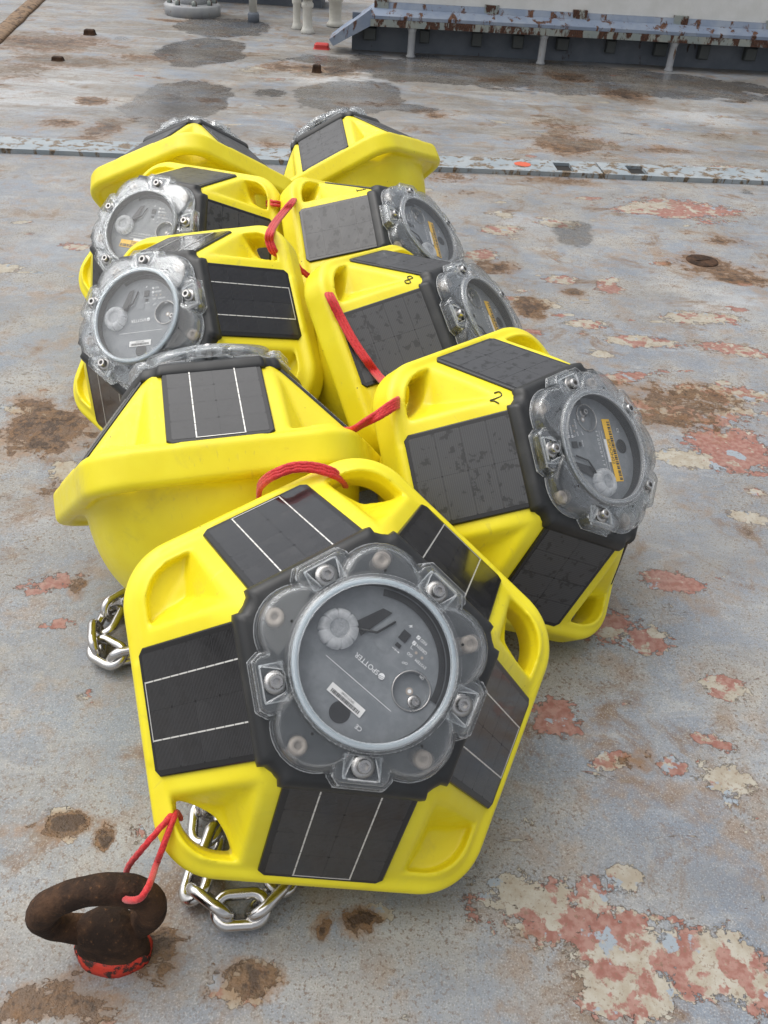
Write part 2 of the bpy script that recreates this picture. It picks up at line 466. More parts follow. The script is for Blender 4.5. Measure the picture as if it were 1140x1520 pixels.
def hull_mesh():
    st = .0021
    lo, hi = (-.219, -.219, -.184), (.219, .219, .103)
    X, Y, Z = grid(lo, hi, st)
    d2 = pent(X, Y, RA, RC)
    # body pyramid
    body = None
    for k in range(5):
        c = 2 * math.pi * k / 5
        pl = (NR * (X * math.cos(c) + Y * math.sin(c)) - NR * PO).astype(np.float32) + np.float32(NZ) * Z
        body = pl if body is None else smax(body, pl, .004)
    for k in range(5):
        c = 2 * math.pi * k / 5 - math.pi / 5
        s = X * math.cos(c) + Y * math.sin(c)
        n = np.array([.0922, .091]); n /= np.linalg.norm(n)
        body = smax(body, n[0] * (s - .1075) + n[1] * (Z - .0922), .006)
    body = smax(body, Z - .096, .003)
    body = smax(body, -.034 - Z, .004)
    body = smax(body, d2 + .004, .004)
    for k in range(5):
        c = 2 * math.pi * k / 5 - math.pi / 5
        s = X * math.cos(c) + Y * math.sin(c)
        a0, a1 = 2 * math.pi * (k - 1) / 5, 2 * math.pi * k / 5
        strip, draft = .0150, .60
        Zc = np.maximum(Z, -.001)
        pA = NR * (X * math.cos(a0) + Y * math.sin(a0) - PO) + NZ * Zc; pB = NR * (X * math.cos(a1) + Y * math.sin(a1) - PO) + NZ * Zc
        yA = ((-X * math.sin(a0) + Y * math.cos(a0)) - HW - strip + draft * np.clip(pA, -.050, 0)) * .85
        yB = (-(-X * math.sin(a1) + Y * math.cos(a1)) - HW - strip + draft * np.clip(pB, -.050, 0)) * .85
        W = smax(-yA, -yB, .002)
        cut = smax(W, d2 + (.0170 if OPEN[k] else .0200), .003)
        if not OPEN[k]: cut = smax(cut, -.002 - Z + .12 * (s - .16), .003)
        cut = np.maximum(cut, .10 - s)
        body = smax(body, -cut, .0045)
    # hand grip / bumper rim
    wr = .0096
    qx = np.abs(d2 + wr) - wr + .0085
    qz = np.abs(Z + .0185) - .0205 + .0085
    rim = np.minimum(np.maximum(qx, qz), 0) + np.hypot(np.maximum(qx, 0), np.maximum(qz, 0)) - .0085
    body = smin(body, rim, .004)
    # retaining lip along each panel's outer edge
    for k in range(5):
        c = 2 * math.pi * k / 5
        e = X * math.cos(c) + Y * math.sin(c); t = -X * math.sin(c) + Y * math.cos(c)
        up = NR * (e - PO) + NZ * Z; al = -NZ * (e - PO) + NR * Z
        lip = np.maximum(np.maximum(np.abs(up + .001) - .0062, np.abs(al + .0078) - .0068), np.abs(t) - .040)
        lip = smax(lip, d2 + .0035, .003)
        body = smin(body, lip, .004)
    # bowl
    rr = np.hypot(X, Y)
    e = 2.5
    g = ((rr / .157) ** e + (np.abs(np.minimum(Z, 0)) / .172) ** e) ** (1 / e)
    hull = (g - 1) * .15
    hull = np.maximum(hull, Z + .004)
    V = smin(body, hull, .012)
    P, Q = surface_nets(V, lo, st)
    P = relax(P, Q, 1, .35)
    return mesh_np('hull', P, Q, [MAT['yellow']])

def lid_mesh():
    """clear lobed cover: five domed lobes, five bolt tabs, open in the middle for the window"""
    st = .00115
    lo, hi = (-.102, -.102, .1005), (.102, .102, .1315)
    X, Y, Z = grid(lo, hi, st)
    r = np.hypot(X, Y)
    drum = np.maximum(r - .0665, Z - ZL)
    foot = r - .0835
    out = smax(foot, Z - (.1225 - .25 * np.maximum(r - .066, 0)), .003)
    for k in range(5):
        c = 2 * math.pi * k / 5 - math.pi / 5
        s = X * math.cos(c) + Y * math.sin(c); t = -X * math.sin(c) + Y * math.cos(c)
        d = np.hypot(s - .0595, t) - .0350
        foot = np.minimum(foot, d)
        top = Z - (.1250 - .16 * np.maximum(s - .066, 0))
        out = smin(out, smax(d + .10 * (Z - .104), top, .0045), .0015)
    out = smin(drum, out, .0015)
    for k in range(5):
        c = 2 * math.pi * k / 5
        s = X * math.cos(c) + Y * math.sin(c); t = np.abs(-X * math.sin(c) + Y * math.cos(c))
        tab = np.maximum(np.maximum(s - .0915, .05 - s), t - .0240)
        tab = np.maximum(tab, (s * .62 + t * .785) - .0712)
        foot = np.minimum(foot, tab)
        tab = smax(tab + .06 * (Z - .104), Z - (.1225 - .10 * np.maximum(s - .066, 0)), .001)
        out = np.minimum(out, tab)
    # thin flange all round the foot
    out = np.minimum(out, np.maximum(foot - .0011, np.abs(Z - .1066) - .0011))
    out = smax(out, .1055 - Z, .001)
    # hollow underneath (3 mm wall)
    inner = np.maximum(out + .0026, Z - ZL + .003)
    V = np.maximum(out, -np.maximum(inner, -(Z - .099)))
    # bolt pockets
    for k in range(5):
        c = 2 * math.pi * k / 5
        s = X * math.cos(c) + Y * math.sin(c); t = np.abs(-X * math.sin(c) + Y * math.cos(c))
        pk = np.maximum(np.maximum(.0685 - s, s - .0845), t - (.0045 + .32 * (s - .0685) + .003))
        V = smax(V, -np.maximum(pk, .1170 - Z), .0010)
        # pocket floor
        fl = np.maximum(np.maximum(np.maximum(.0675 - s, s - .0855), t - .0145), np.abs(Z - .1160) - .0012)
        V = np.minimum(V, fl)
    # window opening
    V = np.maximum(V, .0585 - r)
    # raised sealing bead
    V = smin(V, np.hypot(r - .0625, Z - ZL) - .0016, .001)
    P, Q = surface_nets(V, lo, st)
    P = relax(P, Q, 1, .2)
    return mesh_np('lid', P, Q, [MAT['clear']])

def bezel_mesh():
    def ring(A, z, ch=1.125):
        pts = []
        for k in range(5):
            c = 2 * math.pi * k / 5
            hs = A * math.tan(math.pi / 5); cut = (A / math.cos(math.pi / 5) - A * ch) / math.sin(R(54)) if True else 0
            L = hs - cut * math.sin(R(90)) * .999
            e = (math.cos(c), math.sin(c)); t = (-math.sin(c), math.cos(c))
            nt = .0035
            for u, dr in ((-L, -nt * .2), (-L + .004, 0), (-L * .5, 0), (0, 0), (L * .5, 0), (L - .004, 0), (L, -nt * .2)):
                pts.append((e[0] * (A + dr) + t[0] * u, e[1] * (A + dr) + t[1] * u, z))
            # concave scallop at the corner
            c2 = c + math.pi / 5
            for w in (-.55, 0, .55):
                rr = A * ch * (1 - .016 * (1 - w * w))
                pts.append((math.cos(c2) * rr - math.sin(c2) * w * cut * .9, math.sin(c2) * rr + math.cos(c2) * w * cut * .9, z))
        return pts
    mb = MB()
    prof = [(.0925, .0885), (.0962, .0890), (.0968, .0908), (.0960, .0945), (.0946, .0990), (.0930, .1016), (.0905, .1034), (.0870, .1042), (.0700, .1044), (.0480, .1044)]
    mb.loft([ring(a, z) for a, z in prof], 0, False, False, True)
    me = mb.mesh('bezel', MAT['bezel'])
    return me

def panel_mesh():
    # local frame: x across, y up the slope, z outward; outer edge at y = 0
    L0, L1 = .0, SL + .006
    w = HW; ch = .006
    def ring(ins, z):
        return [(-w + ins, L0 + ch, z), (-w + ch, L0 + ins, z), (w - ch, L0 + ins, z), (w - ins, L0 + ch, z), (w - ins, L1 - ins, z), (-w + ins, L1 - ins, z)]
    mb = MB()
    mb.loft([ring(0, -.002), ring(0, .0014), ring(.0006, .0024), ring(.0016, .0030)], 0, True, True, False)
    return mb.mesh('solar_panel', MAT['frame'])

def cell_mesh(mat):
    w, l = (2 * HW - .011) / 2 - .0002, (SL - .008) / 4 - .0002
    mb = MB(); c = .0012
    mb.add([(-w / 2 + c, -l / 2, 0), (w / 2 - c, -l / 2, 0), (w / 2, -l / 2 + c, 0), (w / 2, l / 2 - c, 0), (w / 2 - c, l / 2, 0), (-w / 2 + c, l / 2, 0), (-w / 2, l / 2 - c, 0), (-w / 2, -l / 2 + c, 0)],
           [tuple(range(8))])
    return mb.mesh('solar_cell', mat)

def busbar_mesh():
    mb = MB(); rnd = random.Random(4)
    y = .006
    while y < SL:
        dy = min(.0105, SL - y)
        mb.box((-.00058, y, 0), (.00058, y + dy - .0008, .00028 + rnd.random() * .0001))
        y += dy
    return mb.mesh('busbar', MAT['silver'])
def ribbon_mesh():
    mb = MB(); mb.box((-.0245, -.0004, 0), (.0245, .0004, .0003))
    return mb.mesh('ribbon', MAT['silver'])

def bolt_mesh():
    mb = MB(); n = 24; r = .0054; h = .0062
    ro = [(r * .92, 0), (r, .0006), (r, h - .001), (r * .86, h)]
    mb.lathe(ro, n, 0, cap1=False)
    # hex socket
    top = [(r * .86 * math.cos(2 * math.pi * j / n), r * .86 * math.sin(2 * math.pi * j / n), h) for j in range(n)]
    def hexr(th, a):
        sct = math.pi / 3; q = (th % sct) - sct / 2
        return a / math.cos(q)
    hx = [(hexr(2 * math.pi * j / n, .0026) * math.cos(2 * math.pi * j / n), hexr(2 * math.pi * j / n, .0026) * math.sin(2 * math.pi * j / n), h) for j in range(n)]
    lo = [(x, y, h - .0038) for x, y, _ in hx]
    mb.loft([top, hx], 0, False, False, False); mb.loft([hx, lo], 0, False, True, False)
    mb.lathe([(.0088, -.0012), (.0088, 0), (.005, .0001)], n, 0)
    mb.lathe([(.0030, -.0100), (.0030, -.0012)], 12, 0)
    return mb.mesh('bolt', MAT['steel'])

def knob_mesh():
    mb = MB(); n = 80; rings = []
    for r, z, d in ((.0156, 0, 1), (.0156, .0034, 1), (.0146, .0070, 1), (.0120, .0086, .6), (.0078, .0088, 0), (.0068, .0066, 0)):
        ring = []
        for j in range(n):
            th = 2 * math.pi * j / n; q = (j % 10)
            rr = r * (1 - (.07 * d if q == 0 else 0))
            ring.append((rr * math.cos(th), rr * math.sin(th), z))
        rings.append(ring)
    mb.loft(rings, 0, True, True, True)
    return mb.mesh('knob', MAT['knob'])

def plate_meshes(kind):
    """face plate behind the window, its printing, labels; frame: x = reading direction, y = text up"""
    z = .1120
    pl = MB()
    pl.lathe([(.0597, .1050), (.0597, .1224)], 64, 1, cap0=False, cap1=False)
    # plate top with a round well cut in it
    n = 64; wc, wr = (-.0365, -.0035), .0148
    outer = [(.0595 * math.cos(2 * math.pi * j / n), .0595 * math.sin(2 * math.pi * j / n), z) for j in range(n)]
    bm = bmesh.new()
    ov = [bm.verts.new(p) for p in outer]
    wv = [bm.verts.new((wc[0] + wr * math.cos(2 * math.pi * j / 40), wc[1] + wr * math.sin(2 * math.pi * j / 40), z)) for j in range(40)]
    es = [bm.edges.new((ov[j], ov[(j + 1) % n])) for j in range(n)] + [bm.edges.new((wv[j], wv[(j + 1) % 40])) for j in range(40)]
    bmesh.ops.triangle_fill(bm, use_beauty=True, use_dissolve=False, edges=es)
    bm.verts.index_update()
    vs = [tuple(v.co) for v in bm.verts]; fs = [tuple(v.index for v in f.verts) for f in bm.faces]
    fs = [f for f in fs if math.hypot(sum(vs[i][0] for i in f) / 3 - wc[0], sum(vs[i][1] for i in f) / 3 - wc[1]) > wr * .97]
    bm.free()
    pl.add(vs, fs, 0)
    well = [[(wc[0] + r * math.cos(2 * math.pi * j / 40), wc[1] + r * math.sin(2 * math.pi * j / 40), zz) for j in range(40)] for r, zz in ((wr, z), (wr - .0012, z - .0055), (.0001, z - .0055))]
    pl.loft(well, 0, False, False, False)
    # shallow battery cover and socket recesses
    pl.add([(x, y, z + .0004) for x, y in ((.006, -.012), (.020, -.020), (.020, -.046), (.004, -.046), (-.004, -.020), (-.004, -.012))], [tuple(range(6))], 0)
    pl.box((-.0100, -.0365, z + .0004), (-.0030, -.0285, z + .0010), 1)
    pl.box((-.0092, -.0252, z + .0004), (-.0046, -.0222, z + .0009), 1)
    pl.lathe([(.0082, z), (.0082, z + .0003)], 24, 1, c=(-.0037, .0437))
    # dark ribbon cable, and antenna cover with its shadow put into the colour
    pl.add([(x, y, z + .0014) for x, y in ((.020, -.010), (.030, -.016), (.020, -.038), (.012, -.040))], [(0, 1, 2, 3)], 1)
    pl.tube([(.026, -.012, z + .003), (.012, -.020, z + .003), (.006, -.036, z + .002)], .0010, 6, 1)
    for th in range(60, 170, 4):   # dark sealing strip behind the far edge
        a0, a1 = R(-th), R(-th - 4)
        pl.add([(r * math.cos(a), r * math.sin(a), z + .0012) for r, a in ((.0525, a0), (.0580, a0), (.0580, a1), (.0525, a1))], [(0, 1, 2, 3)], 1)
    me_plate = pl.mesh('face_plate', [MAT['plate'], MAT['plate_dark']])
    # well rim: bright moulded edge
    rim = MB(); rim.tube([(wc[0] + (wr + .0003) * math.cos(2 * math.pi * j / 40), wc[1] + (wr + .0003) * math.sin(2 * math.pi * j / 40), z + .0006) for j in range(40)], .0007, 6, 0, True)
    me_rim = rim.mesh('well_rim', MAT['steel'])
    pr = MB(); zz = z + .0006
    if kind == 'new':
        add_text(pr, zz, 'SPOTTER', .0056, -.0085, .0011)
        pr.disc(.0026, zz, 20, 0, (-.0117, .0031))
        for u in (-.0009, .0004, .0016):
            pr.add([(-.0142, .0031 + u, zz + .0002), (-.0095, .0042 + u, zz + .0002), (-.0095, .0046 + u, zz + .0002), (-.0142, .0034 + u, zz + .0002)], [(0, 1, 2, 3)], 1)
        pr.quad(-.0335, .0182, .0310, .0186, zz)
    else:
        x = -.021
        for ch in 'SPOONDRIFT':
            add_text(pr, zz, ch, .0042, x, .0058, 'CENTER'); x += .0047
        pr.quad(-.022, .0112, .024, .0115, zz); pr.quad(-.022, .0152, .024, .0155, zz)
    add_text(pr, zz, 'RED', .0034, -.0180, -.0400, 'RIGHT'); add_text(pr, zz, 'GREEN', .0034, -.0180, -.0345, 'RIGHT')
    for yy in (-.0400, -.0345): 
        pr.quad(-.0172, yy - .0004, -.0142, yy + .0026, zz)
        pr.add([(-.0168, yy, zz + .0002), (-.0163, yy, zz + .0002), (-.0146, yy + .0022, zz + .0002), (-.0151, yy + .0022, zz + .0002)], [(0, 1, 2, 3)], 1)
    pr.quad(-.0158, -.0318, -.0155, -.0285, zz); pr.quad(-.0180, -.0288, -.0155, -.0285, zz)
    for xx in (-.0215, -.0275): pr.disc(.0012, zz, 12, 2, (xx, -.0285))
    add_text(pr, zz, 'GO', .0032, -.0185, -.0252, 'CENTER'); add_text(pr, zz, 'SYSTEM', .0032, -.0295, -.0252, 'CENTER')
    add_text(pr, zz, 'OFF', .0028, -.0190, -.0175, 'CENTER', rot=R(20)); add_text(pr, zz, 'ON', .0026, -.0365, -.0175, 'CENTER')
    add_text(pr, zz, 'CE', .0048, -.0220, .0420, 'CENTER')
    # lightning and usb marks
    pr.add([(x, y, zz) for x, y in ((-.0075, -.0425), (-.0050, -.0400), (-.0055, -.0415), (-.0035, -.0405), (-.0062, -.0437), (-.0058, -.0420))], [tuple(range(6))])
    pr.quad(-.0105, -.0198, -.0040, -.0195, zz); pr.disc(.0006, zz, 10, 0, (-.0105, -.01965)); pr.quad(-.0075, -.0207, -.0072, -.0187, zz)
    # magnet mark at the bottom of the well
    pr.disc(.0030, z - .0050, 20, 2, wc); pr.disc(.0016, z - .0046, 16, 0, wc)
    me_print = pr.mesh('printing', [MAT['print'], MAT['plate'], MAT['boss']])
    # serial label
    lb = MB(); rnd = random.Random(11)
    if kind == 'new':
        x0, x1, y0, y1 = -.0180, .0145, .0302, .0376
        lb.box((x0, y0, zz), (x1, y1, zz + .0003), 0)
        x = x0 + .003
        while x < x1 - .003:
            w = rnd.choice((.0004, .0007, .0010)); lb.quad(x, y0 + .0034, x + w, y1 - .0010, zz + .0005, 1); x += w + rnd.choice((.0004, .0007))
        add_text(lb, zz + .0005, 'SPOT-0240', .0026, (x0 + x1) / 2, y0 + .0008, 'CENTER', mi=1)
        me_label = lb.mesh('serial_label', [MAT['label'], MAT['ink']])
    else:
        x0, x1, y0, y1 = -.0350, .0360, .0200, .0325
        lb.box((x0, y0, zz), (x1, y1, zz + .0003), 0)
        x = x0 + .003
        while x < x1 - .003:
            w = rnd.choice((.0006, .0012, .0020)); lb.quad(x, y0 + .0068, x + w, y1 - .0010, zz + .0005, 1); x += w + rnd.choice((.0006, .0012))
        add_text(lb, zz + .0005, 'SPOON02', .0066, .002, y0 + .0012, 'CENTER', mi=1)
        lb.box((-.012, .0160, zz), (.014, .0198, zz + .0003), 2)
        me_label = lb.mesh('serial_label', [MAT['orange'], MAT['ink'], MAT['label']])
    return me_plate, me_rim, me_print, me_label

ME = {}
def build_buoy_meshes():
    ME['hull'] = hull_mesh(); ME['lid'] = lid_mesh(); ME['bezel'] = bezel_mesh(); ME['panel'] = panel_mesh()
    ME['cell_new'] = cell_mesh(MAT['cell_new']); ME['cell_old'] = cell_mesh(MAT['cell_old'])
    ME['busbar'] = busbar_mesh(); ME['ribbon'] = ribbon_mesh(); ME['bolt'] = bolt_mesh(); ME['knob'] = knob_mesh()
    for k in ('new', 'old'):
        ME['plate_' + k], ME['rim_' + k], ME['print_' + k], ME['label_' + k] = plate_meshes(k)
        mb = MB(); mb.lathe([(.0590, .1226), (.0632, .1226), (.0632, .1250), (.0590, .1250), (.0590, .1226)], 72, 0, cap0=False, cap1=False)
        ME['gasket_' + k] = mb.mesh('gasket', MAT['gasket_' + k])
    mb = MB(); mb.lathe([(.0584, .1252), (.0584, .1276), (.0580, .1280)], 72, 0)
    ME['window'] = mb.mesh('window', MAT['window'])
    mb = MB(); mb.lathe([(.0075, .1046), (.0070, .1090), (.0058, .1100), (.0030, .1100), (.0026, .1080)], 20, 0)
    ME['boss'] = mb.mesh('boss', MAT['boss'])
    mb = MB(); mb.lathe([(.0011, 0), (.0011, .0007)], 10, 0)
    ME['screw'] = mb.mesh('screw', MAT['ink'])
build_buoy_meshes()

def Mz(a): return Matrix.Rotation(R(a), 4, 'Z')
def T(x, y, z): return Matrix.Translation((x, y, z))
def panel_matrix(k):
    c = 2 * math.pi * k / 5
    e = Vector((math.cos(c), math.sin(c), 0)); t = Vector((-math.sin(c), math.cos(c), 0))
    up = -e * NZ + Vector((0, 0, 1)) * NR; n = e * NR + Vector((0, 0, 1)) * NZ
    return Matrix(((t.x, up.x, n.x, e.x * PO), (t.y, up.y, n.y, e.y * PO), (t.z, up.z, n.z, 0), (0, 0, 0, 1)))

def make_buoy(kind, M, shift, text_ang, label, number=None):
    root = empty('wave_buoy', M)
    tag(root, label, 'buoy', 'yellow wave buoys roped together on the deck')
    obj('hull', ME['hull'], root, Mz(-72 * shift))
    for k in range(5):
        p = obj('solar_panel', ME['panel'], root, panel_matrix(k))
        w, l = (2 * HW - .011) / 2, (SL - .008) / 4
        for i in range(2):
            for j in range(4):
                obj('solar_cell', ME['cell_' + kind], p, T((i - .5) * w, .0055 + (j + .5) * l, .0032))
        if kind == 'new':
            for i in range(2):
                obj('busbar', ME['busbar'], p, T((i - .5) * w, 0, .0033))
            obj('ribbon', ME['ribbon'], p, T(0, .0052, .0033))
    obj('bezel', ME['bezel'], root)
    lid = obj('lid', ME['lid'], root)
    for k in range(5):
        c = 2 * math.pi * k / 5
        obj('bolt', ME['bolt'], lid, T(RB * math.cos(c), RB * math.sin(c), .1186) @ Mz(random.Random(k + int(text_ang)).uniform(0, 60)))
        c += math.pi / 5
        obj('boss', ME['boss'], lid, T(.0815 * math.cos(c), .0815 * math.sin(c), 0))
        obj('screw', ME['screw'], lid, T(.0700 * math.cos(c), .0700 * math.sin(c), .1242))
    obj('window', ME['window'], root)
    obj('gasket', ME['gasket_' + kind], root)
    pl = obj('face_plate', ME['plate_' + kind], root, Mz(text_ang))
    obj('well_rim', ME['rim_' + kind], pl)
    obj('printing', ME['print_' + kind], pl)
    obj('serial_label', ME['label_' + kind], pl)
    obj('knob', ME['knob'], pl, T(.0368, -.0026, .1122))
    obj('bolt', ME['bolt'], pl, T(-.0445, 0.0005, .1068) @ Matrix.Scale(.62, 4))
    if number:
        # felt-pen number on the ridge beside the bezel, corner 0
        c = -math.pi / 5
        e = Vector((math.cos(c), math.sin(c), 0)); t = Vector((-math.sin(c), math.cos(c), 0))
        nn = (e * .0922 + Vector((0, 0, .091))).normalized(); dn = (e * .091 - Vector((0, 0, .0922))).normalized()
        mb = MB()
        body, rot = number
        for st in body:
            mb.tube(catmull([(x * .0135, y * .0135, 0) for x, y in st], 5), .0007, 6)
        me = mb.mesh('pen_number', MAT['marker'])
        o0 = e * .1075 + Vector((0, 0, .0922)) + dn * .018 + nn * -.0009
        side = nn.cross(dn)
        obj('pen_number', me, root, Matrix(((dn.x, side.x, nn.x, o0.x), (dn.y, side.y, nn.y, o0.y), (dn.z, side.z, nn.z, o0.z), (0, 0, 0, 1))) @ Mz(rot))
    return root

POSE = {
 'front': (-0.0267, 0.5003, 0.1775, 0.6894, -0.0813, 0.9367),
 'two': (0.1618, 0.8171, 0.1761, -0.6385, 0.8493, -2.4804),
 'eight': (0.0427, 1.108, 0.1712, -0.8341, 0.6543, -2.2628),
 'one': (-0.0366, 1.4143, 0.1733, -0.8854, 0.5792, -2.5473),
 'leftthree': (-0.2882, 1.0697, 0.1858, 0.6931, -0.4488, 0.1523),
 'lefttwo': (-0.3724, 1.3814, 0.1807, 0.7298, -0.3003, -0.0571),
 'tilted': (-0.1915, 0.8038, 0.1736, -0.4768, -0.673, -1.2391),
 'backright': (-0.1226, 1.9102, 0.1703, 0.0772, 2.1392, 3.9319),
 'backleft': (-0.414, 1.711, 0.1794, -0.8044, -0.4523, -0.7007),
}
PM = {}
for k_, q_ in POSE.items():
    w_ = Vector(q_[3:]); PM[k_] = Matrix.Translation(q_[:3]) @ Matrix.Rotation(w_.length, 4, w_.normalized())
TWO = [[(-.35, .35), (0, .6), (.3, .3), (0, -.1), (-.35, -.45), (0, -.4), (.4, -.5)]]
EIGHT = [[(.3, .4), (0, .6), (-.25, .35), (0, .05), (.3, -.3), (0, -.55), (-.3, -.3), (0, .05), (.3, .4)]]
ONE = [[(-.2, .3), (0, .55), (0, -.5)], [(-.25, -.5), (.25, -.5)]]
make_buoy('new', PM['front'], 0, 93, 'nearest yellow buoy with round clear window facing the camera, tied to the rusty ring')
make_buoy('old', PM['two'], 1, 90, 'yellow buoy with the number 2 penned beside its black collar', (TWO, 172))
make_buoy('old', PM['eight'], 1, 90, 'yellow buoy with the number 8 penned on it, red rope across its panel', (EIGHT, 165))
make_buoy('old', PM['one'], 1, 93, 'yellow buoy with the number 1 penned on it and an orange barcode strip, right row', (ONE, 120))
make_buoy('new', PM['leftthree'], 4, 165, 'yellow buoy with white serial sticker and silver lined panel, third along the left row')
make_buoy('old', PM['lefttwo'], 4, 164, 'yellow buoy with orange barcode strip in its window, left row')
make_buoy('new', PM['tilted'], 0, 90, 'yellow buoy tipped away from the camera showing its bowl, just behind the nearest buoy')
make_buoy('old', PM['backright'], 0, 90, 'farthest yellow buoy on the right, tipped away from the camera')
make_buoy('old', PM['backleft'], 0, 90, 'farthest yellow buoy on the left, tipped away with its rim raised')

